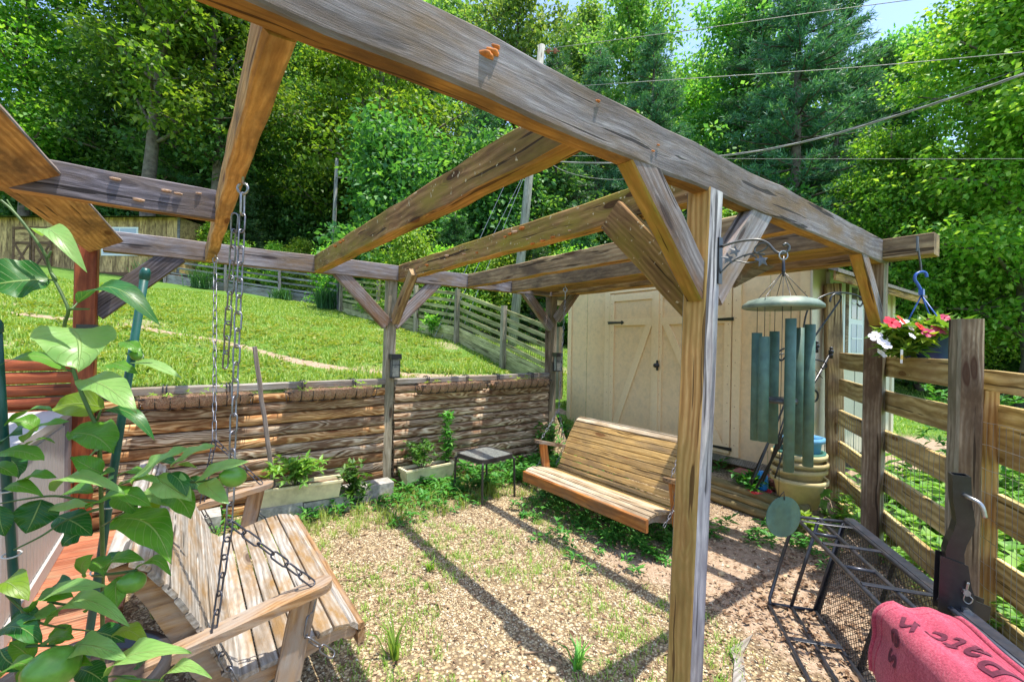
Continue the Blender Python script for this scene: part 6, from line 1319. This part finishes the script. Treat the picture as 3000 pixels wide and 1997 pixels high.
def pine_mesh(name, H, n, seed, mat, R0=2.6, bare=.25, sparse=1.0):
    g = np.random.default_rng(seed); rr = random.Random(seed); q = MB(); q.tube([(0, 0, 0), (.1, 0, H * .5), (0, .1, H)], [.24, .17, .03], 9); Ps, Ds = [], []
    z = H * bare
    while z < H:
        u = (z / H - bare) / (1 - bare)
        for k in range(rr.randint(4, 6)):
            a = rr.uniform(0, 6.28); L = R0 * (1 - u) ** .7 * rr.uniform(.6, 1.15) + .3; d = np.array([math.cos(a), math.sin(a), rr.uniform(-.1, .25)]); p = np.array([0, 0, z])
            q.tube([tuple(p), tuple(p + d * L * .6 + np.array([0, 0, -.05 * L])), tuple(p + d * L)], [.05 * (1 - u) + .012, .03, .008], 5)
            m = int(sparse * 26 * L)
            for _ in range(m):
                f = rr.uniform(.25, 1.0); Ps.append(p + d * L * f + np.array([rr.gauss(0, .16), rr.gauss(0, .16), rr.gauss(0, .07)])); Ds.append(d)
        z += rr.uniform(.28, .5)
    Ps = np.array(Ps); Ds = np.array(Ds); k = max(1, n // len(Ps)); P = np.repeat(Ps, k, 0); D = np.repeat(Ds, k, 0) * .8 + g.normal(0, .75, P.shape); D[:, 2] += .25
    N = g.normal(0, 1, P.shape); nl = len(P); L = g.uniform(.14, .30, nl); V, F = leaf_arrays(P, D, N, L, L * .11 + .012, .0, .05)
    return q.mesh(name + '_trunk', M['bark']), npmesh(name, V, F, mat)
TPL = {}
for nm, H, r, limbs, n, leaf, mat, cl, sd in (('maple', 17, .26, 24, 19000, .25, 'tree_a', .95, 3), ('oak', 18, .30, 22, 20000, .26, 'tree_b', 1.05, 5), ('poplar', 20, .24, 28, 22000, .24, 'tree_c', .85, 9), ('lime', 13, .2, 26, 48000, .155, 'tree_lime', .8, 12)):
    tm, tips, ax = trunk_mesh(nm + '_trunk', H, r, limbs, seed=sd, h0=.12 if nm == 'lime' else .22); TPL[nm] = (tm, crown_mesh(nm + '_crown', tips, ax, n, leaf, M[mat], cl, sd), H)
tm, tips, ax = trunk_mesh('sapling_trunk', 5, .07, 18, seed=21, h0=.06); TPL['sapling'] = (tm, crown_mesh('sapling_crown', tips, ax, 16000, .17, M['tree_lime'], .6, 21), 5)
tm, tips, ax = trunk_mesh('under_trunk', 6, .08, 18, seed=22, h0=.06); TPL['under'] = (tm, crown_mesh('under_crown', tips, ax, 16000, .18, M['tree_b'], .7, 22), 6)
tm, tips, ax = trunk_mesh('open_trunk', 20, .33, 17, lean=.05, seed=31, h0=.34); TPL['open'] = (tm, crown_mesh('open_crown', tips, ax, 10000, .27, M['tree_a'], .95, 31), 20)
TPL['pine'] = (*pine_mesh('pine_crown', 18, 60000, 4, M['pine'], 3.0, .22), 18)
TPL['cedar'] = (*pine_mesh('cedar_crown', 9, 50000, 6, M['cedar'], 2.2, .05, 1.6), 9)
ANON = []
def tree(kind, px, d, sc, label, group=None, dz=0, name=None, rot=None):
    tm, cm_, H = TPL[kind]; p = at(px, 1000, d); z = float(gz(p.x, p.y)); m = Matrix.Translation((p.x, p.y, z - .1 + dz)) @ Matrix.Rotation(rnd.uniform(0, 6.28) if rot is None else rot, 4, 'Z') @ Matrix.Diagonal((sc * rnd.uniform(.92, 1.08), sc * rnd.uniform(.92, 1.08), sc, 1))
    th = thing(name or {'pine': 'pine_tree', 'cedar': 'cedar_tree', 'sapling': 'young_tree', 'under': 'young_tree'}.get(kind, 'broadleaf_tree'), (p.x, p.y, z), label, 'tree', group)
    put(bpy.data.objects.new('trunk', tm), m, th); put(bpy.data.objects.new('crown', cm_), m, th)
    if group: ANON.append((px, group, th))
    return th
GB = 'broadleaf trees of the wood behind the fences'; GP = 'pines of the wood behind the fences'; GU = 'undergrowth at the edge of the wood'
LB = 'leafy broadleaf tree in the wood behind the fences'; LP_ = 'dark green pine in the wood behind the fences'; LU = 'leafy young tree in the undergrowth behind the fences'
for (k, px, d, sc, lb, g) in [
    ('maple', 60, 23, .95, 'bright leaved tree at the far left above the brown shed', None), ('oak', 415, 25, 1.05, 'dark trunked tall tree left of the second rafter', None), ('maple', 230, 31, .9, LB, GB), ('oak', 640, 24, .95, 'spreading dark leaved tree behind the near rafter', None), ('poplar', 830, 32, 1.05, LB, GB), ('maple', 980, 27, .9, 'bright tree behind the thin lamp pole', None), ('poplar', 1180, 30, 1.0, LB, GB), ('maple', 1080, 36, 1.15, LB, GB), ('poplar', 1330, 34, 1.2, LB, GB),
    ('poplar', 1500, 26, .98, 'tall airy tree behind the leaning utility pole', None), ('oak', 1700, 32, 1.1, LB, GB), ('poplar', 1850, 26, 1.0, LB, GB), ('maple', 2050, 34, 1.2, LB, GB), ('poplar', 2150, 23, .9, LB, GB), ('oak', 2500, 28, 1.05, LB, GB), ('poplar', 2650, 23, .9, 'tall tree left of the patch of blue sky', None), ('maple', 2350, 36, 1.2, LB, GB), ('lime', 3010, 12.5, 1.02, 'sunlit yellow green tree at the right edge', None), ('lime', 2820, 14.5, .62, 'lower bright leafy tree before the sky gap', None), ('maple', 2600, 14.5, .52, 'dense leafy tree behind the flower basket', None), ('oak', 2930, 17, .62, 'dark leafy tree behind the gate', None), ('maple', 3250, 16, .9, 'tree beyond the right edge with low limbs', None),  ('oak', 3150, 26, .7, LB, GB),
    ('open', 425, 20.8, .95, 'tall open tree with bare grey trunk above the brown shed corner', None), ('open', 630, 22.5, .9, 'tall open tree with slanting limbs behind the hanging chains', None), ('open', 1130, 23, .9, 'tall open tree between the lamp pole and the leaning pole', None),
    ('pine', 2330, 17.5, .98, 'big dark pine with bare lower trunk behind the front beam', None), ('pine', 2440, 19.5, 1.0, 'second dark pine just right of the big pine', None), ('pine', 2210, 21, 1.0, LP_, GP), ('pine', 1620, 20, .72, 'pine just right of the leaning pole', None), ('pine', 1740, 22, .8, LP_, GP), ('pine', 1900, 20, .8, LP_, GP), ('pine', 2560, 23, .95, LP_, GP), ('pine', 1420, 22, .7, LP_, GP), ('pine', 1240, 25, .75, LP_, GP), ('pine', 560, 24, .62, LP_, GP), ('pine', 330, 26, .7, LP_, GP),
    ('cedar', 190, 24.5, .72, 'dark layered cedar behind the brown shed', None), ('cedar', 700, 23, .62, 'dark cedar behind the grey fence', None), ('cedar', 560, 22.5, .5, 'low dark cedar right of the brown shed', None), ('cedar', 1560, 13.5, .42, 'low bright pine branches right of the leaning pole', None), ('cedar', 1330, 15, .45, 'low cedar behind the olive fence', None), ('cedar', 1700, 15, .5, 'dark cedar behind the cream shed gable', None)]:
    tree(k, px, d, sc, lb, g)
for i in range(34):
    px = -250 + i * 105 + rnd.uniform(-40, 40); d = rnd.uniform(25, 29) if px < 1050 else rnd.uniform(15.5, 22) if px < 2500 else rnd.uniform(15, 20)
    tree(rnd.choice(('sapling', 'under', 'under')), px, d, rnd.uniform(.8, 1.35), LU, GU)
for i in range(14):
    px = 520 + i * 95 + rnd.uniform(-30, 30); tree('sapling', px, 21.2 if px < 930 else 18.5 if px < 1100 else rnd.uniform(12.8, 14.5), rnd.uniform(.38, .6), LU, GU)
tree('poplar', 1700, 38, 1.35, LB, GB)
for i in range(16):
    px = -300 + i * 230
    if px < 300 or 1050 < px < 1500 or 2650 < px < 2950: continue
    tree(rnd.choice(('oak', 'maple', 'poplar')), px + rnd.uniform(-60, 60), rnd.uniform(40, 52), rnd.uniform(1.0, 1.3), LB, GB)
for i in range(18):
    tree('under', -300 + i * 200 + rnd.uniform(-60, 60), rnd.uniform(30, 38), rnd.uniform(1.2, 1.7), LU, GU)

# every tree of the wood is told apart by the landmark it stands behind and its order from the left there
LM = [(0, 'just beyond the left picture edge'), (250, 'above the brown shed roof'), (520, 'behind the brown shed'), (720, 'behind the hanging chains'), (960, 'behind the grey fence'), (1180, 'by the thin lamp pole'), (1450, 'behind the olive board fence'), (1650, 'behind the leaning utility pole'), (1950, 'above the cream shed gable'), (2280, 'above the front beam'), (2600, 'beside the big pine'), (2860, 'behind the flower basket'), (3000, 'behind the gate at right'), (9999, 'just beyond the right picture edge')]
KN = {GB: 'broadleaf forest tree', GP: 'dark forest pine', GU: 'young undergrowth tree'}; seen = {}
for px, g, th in sorted(ANON, key=lambda a: a[0]):
    lm = next(n for x, n in LM if px < x); k = seen.get((g, lm), 0); seen[(g, lm)] = k + 1
    th['label'] = KN[g] + ' ' + lm + ', ' + ('first', 'second', 'third', 'fourth', 'fifth', 'sixth', 'seventh', 'eighth', 'ninth')[k] + ' from left'
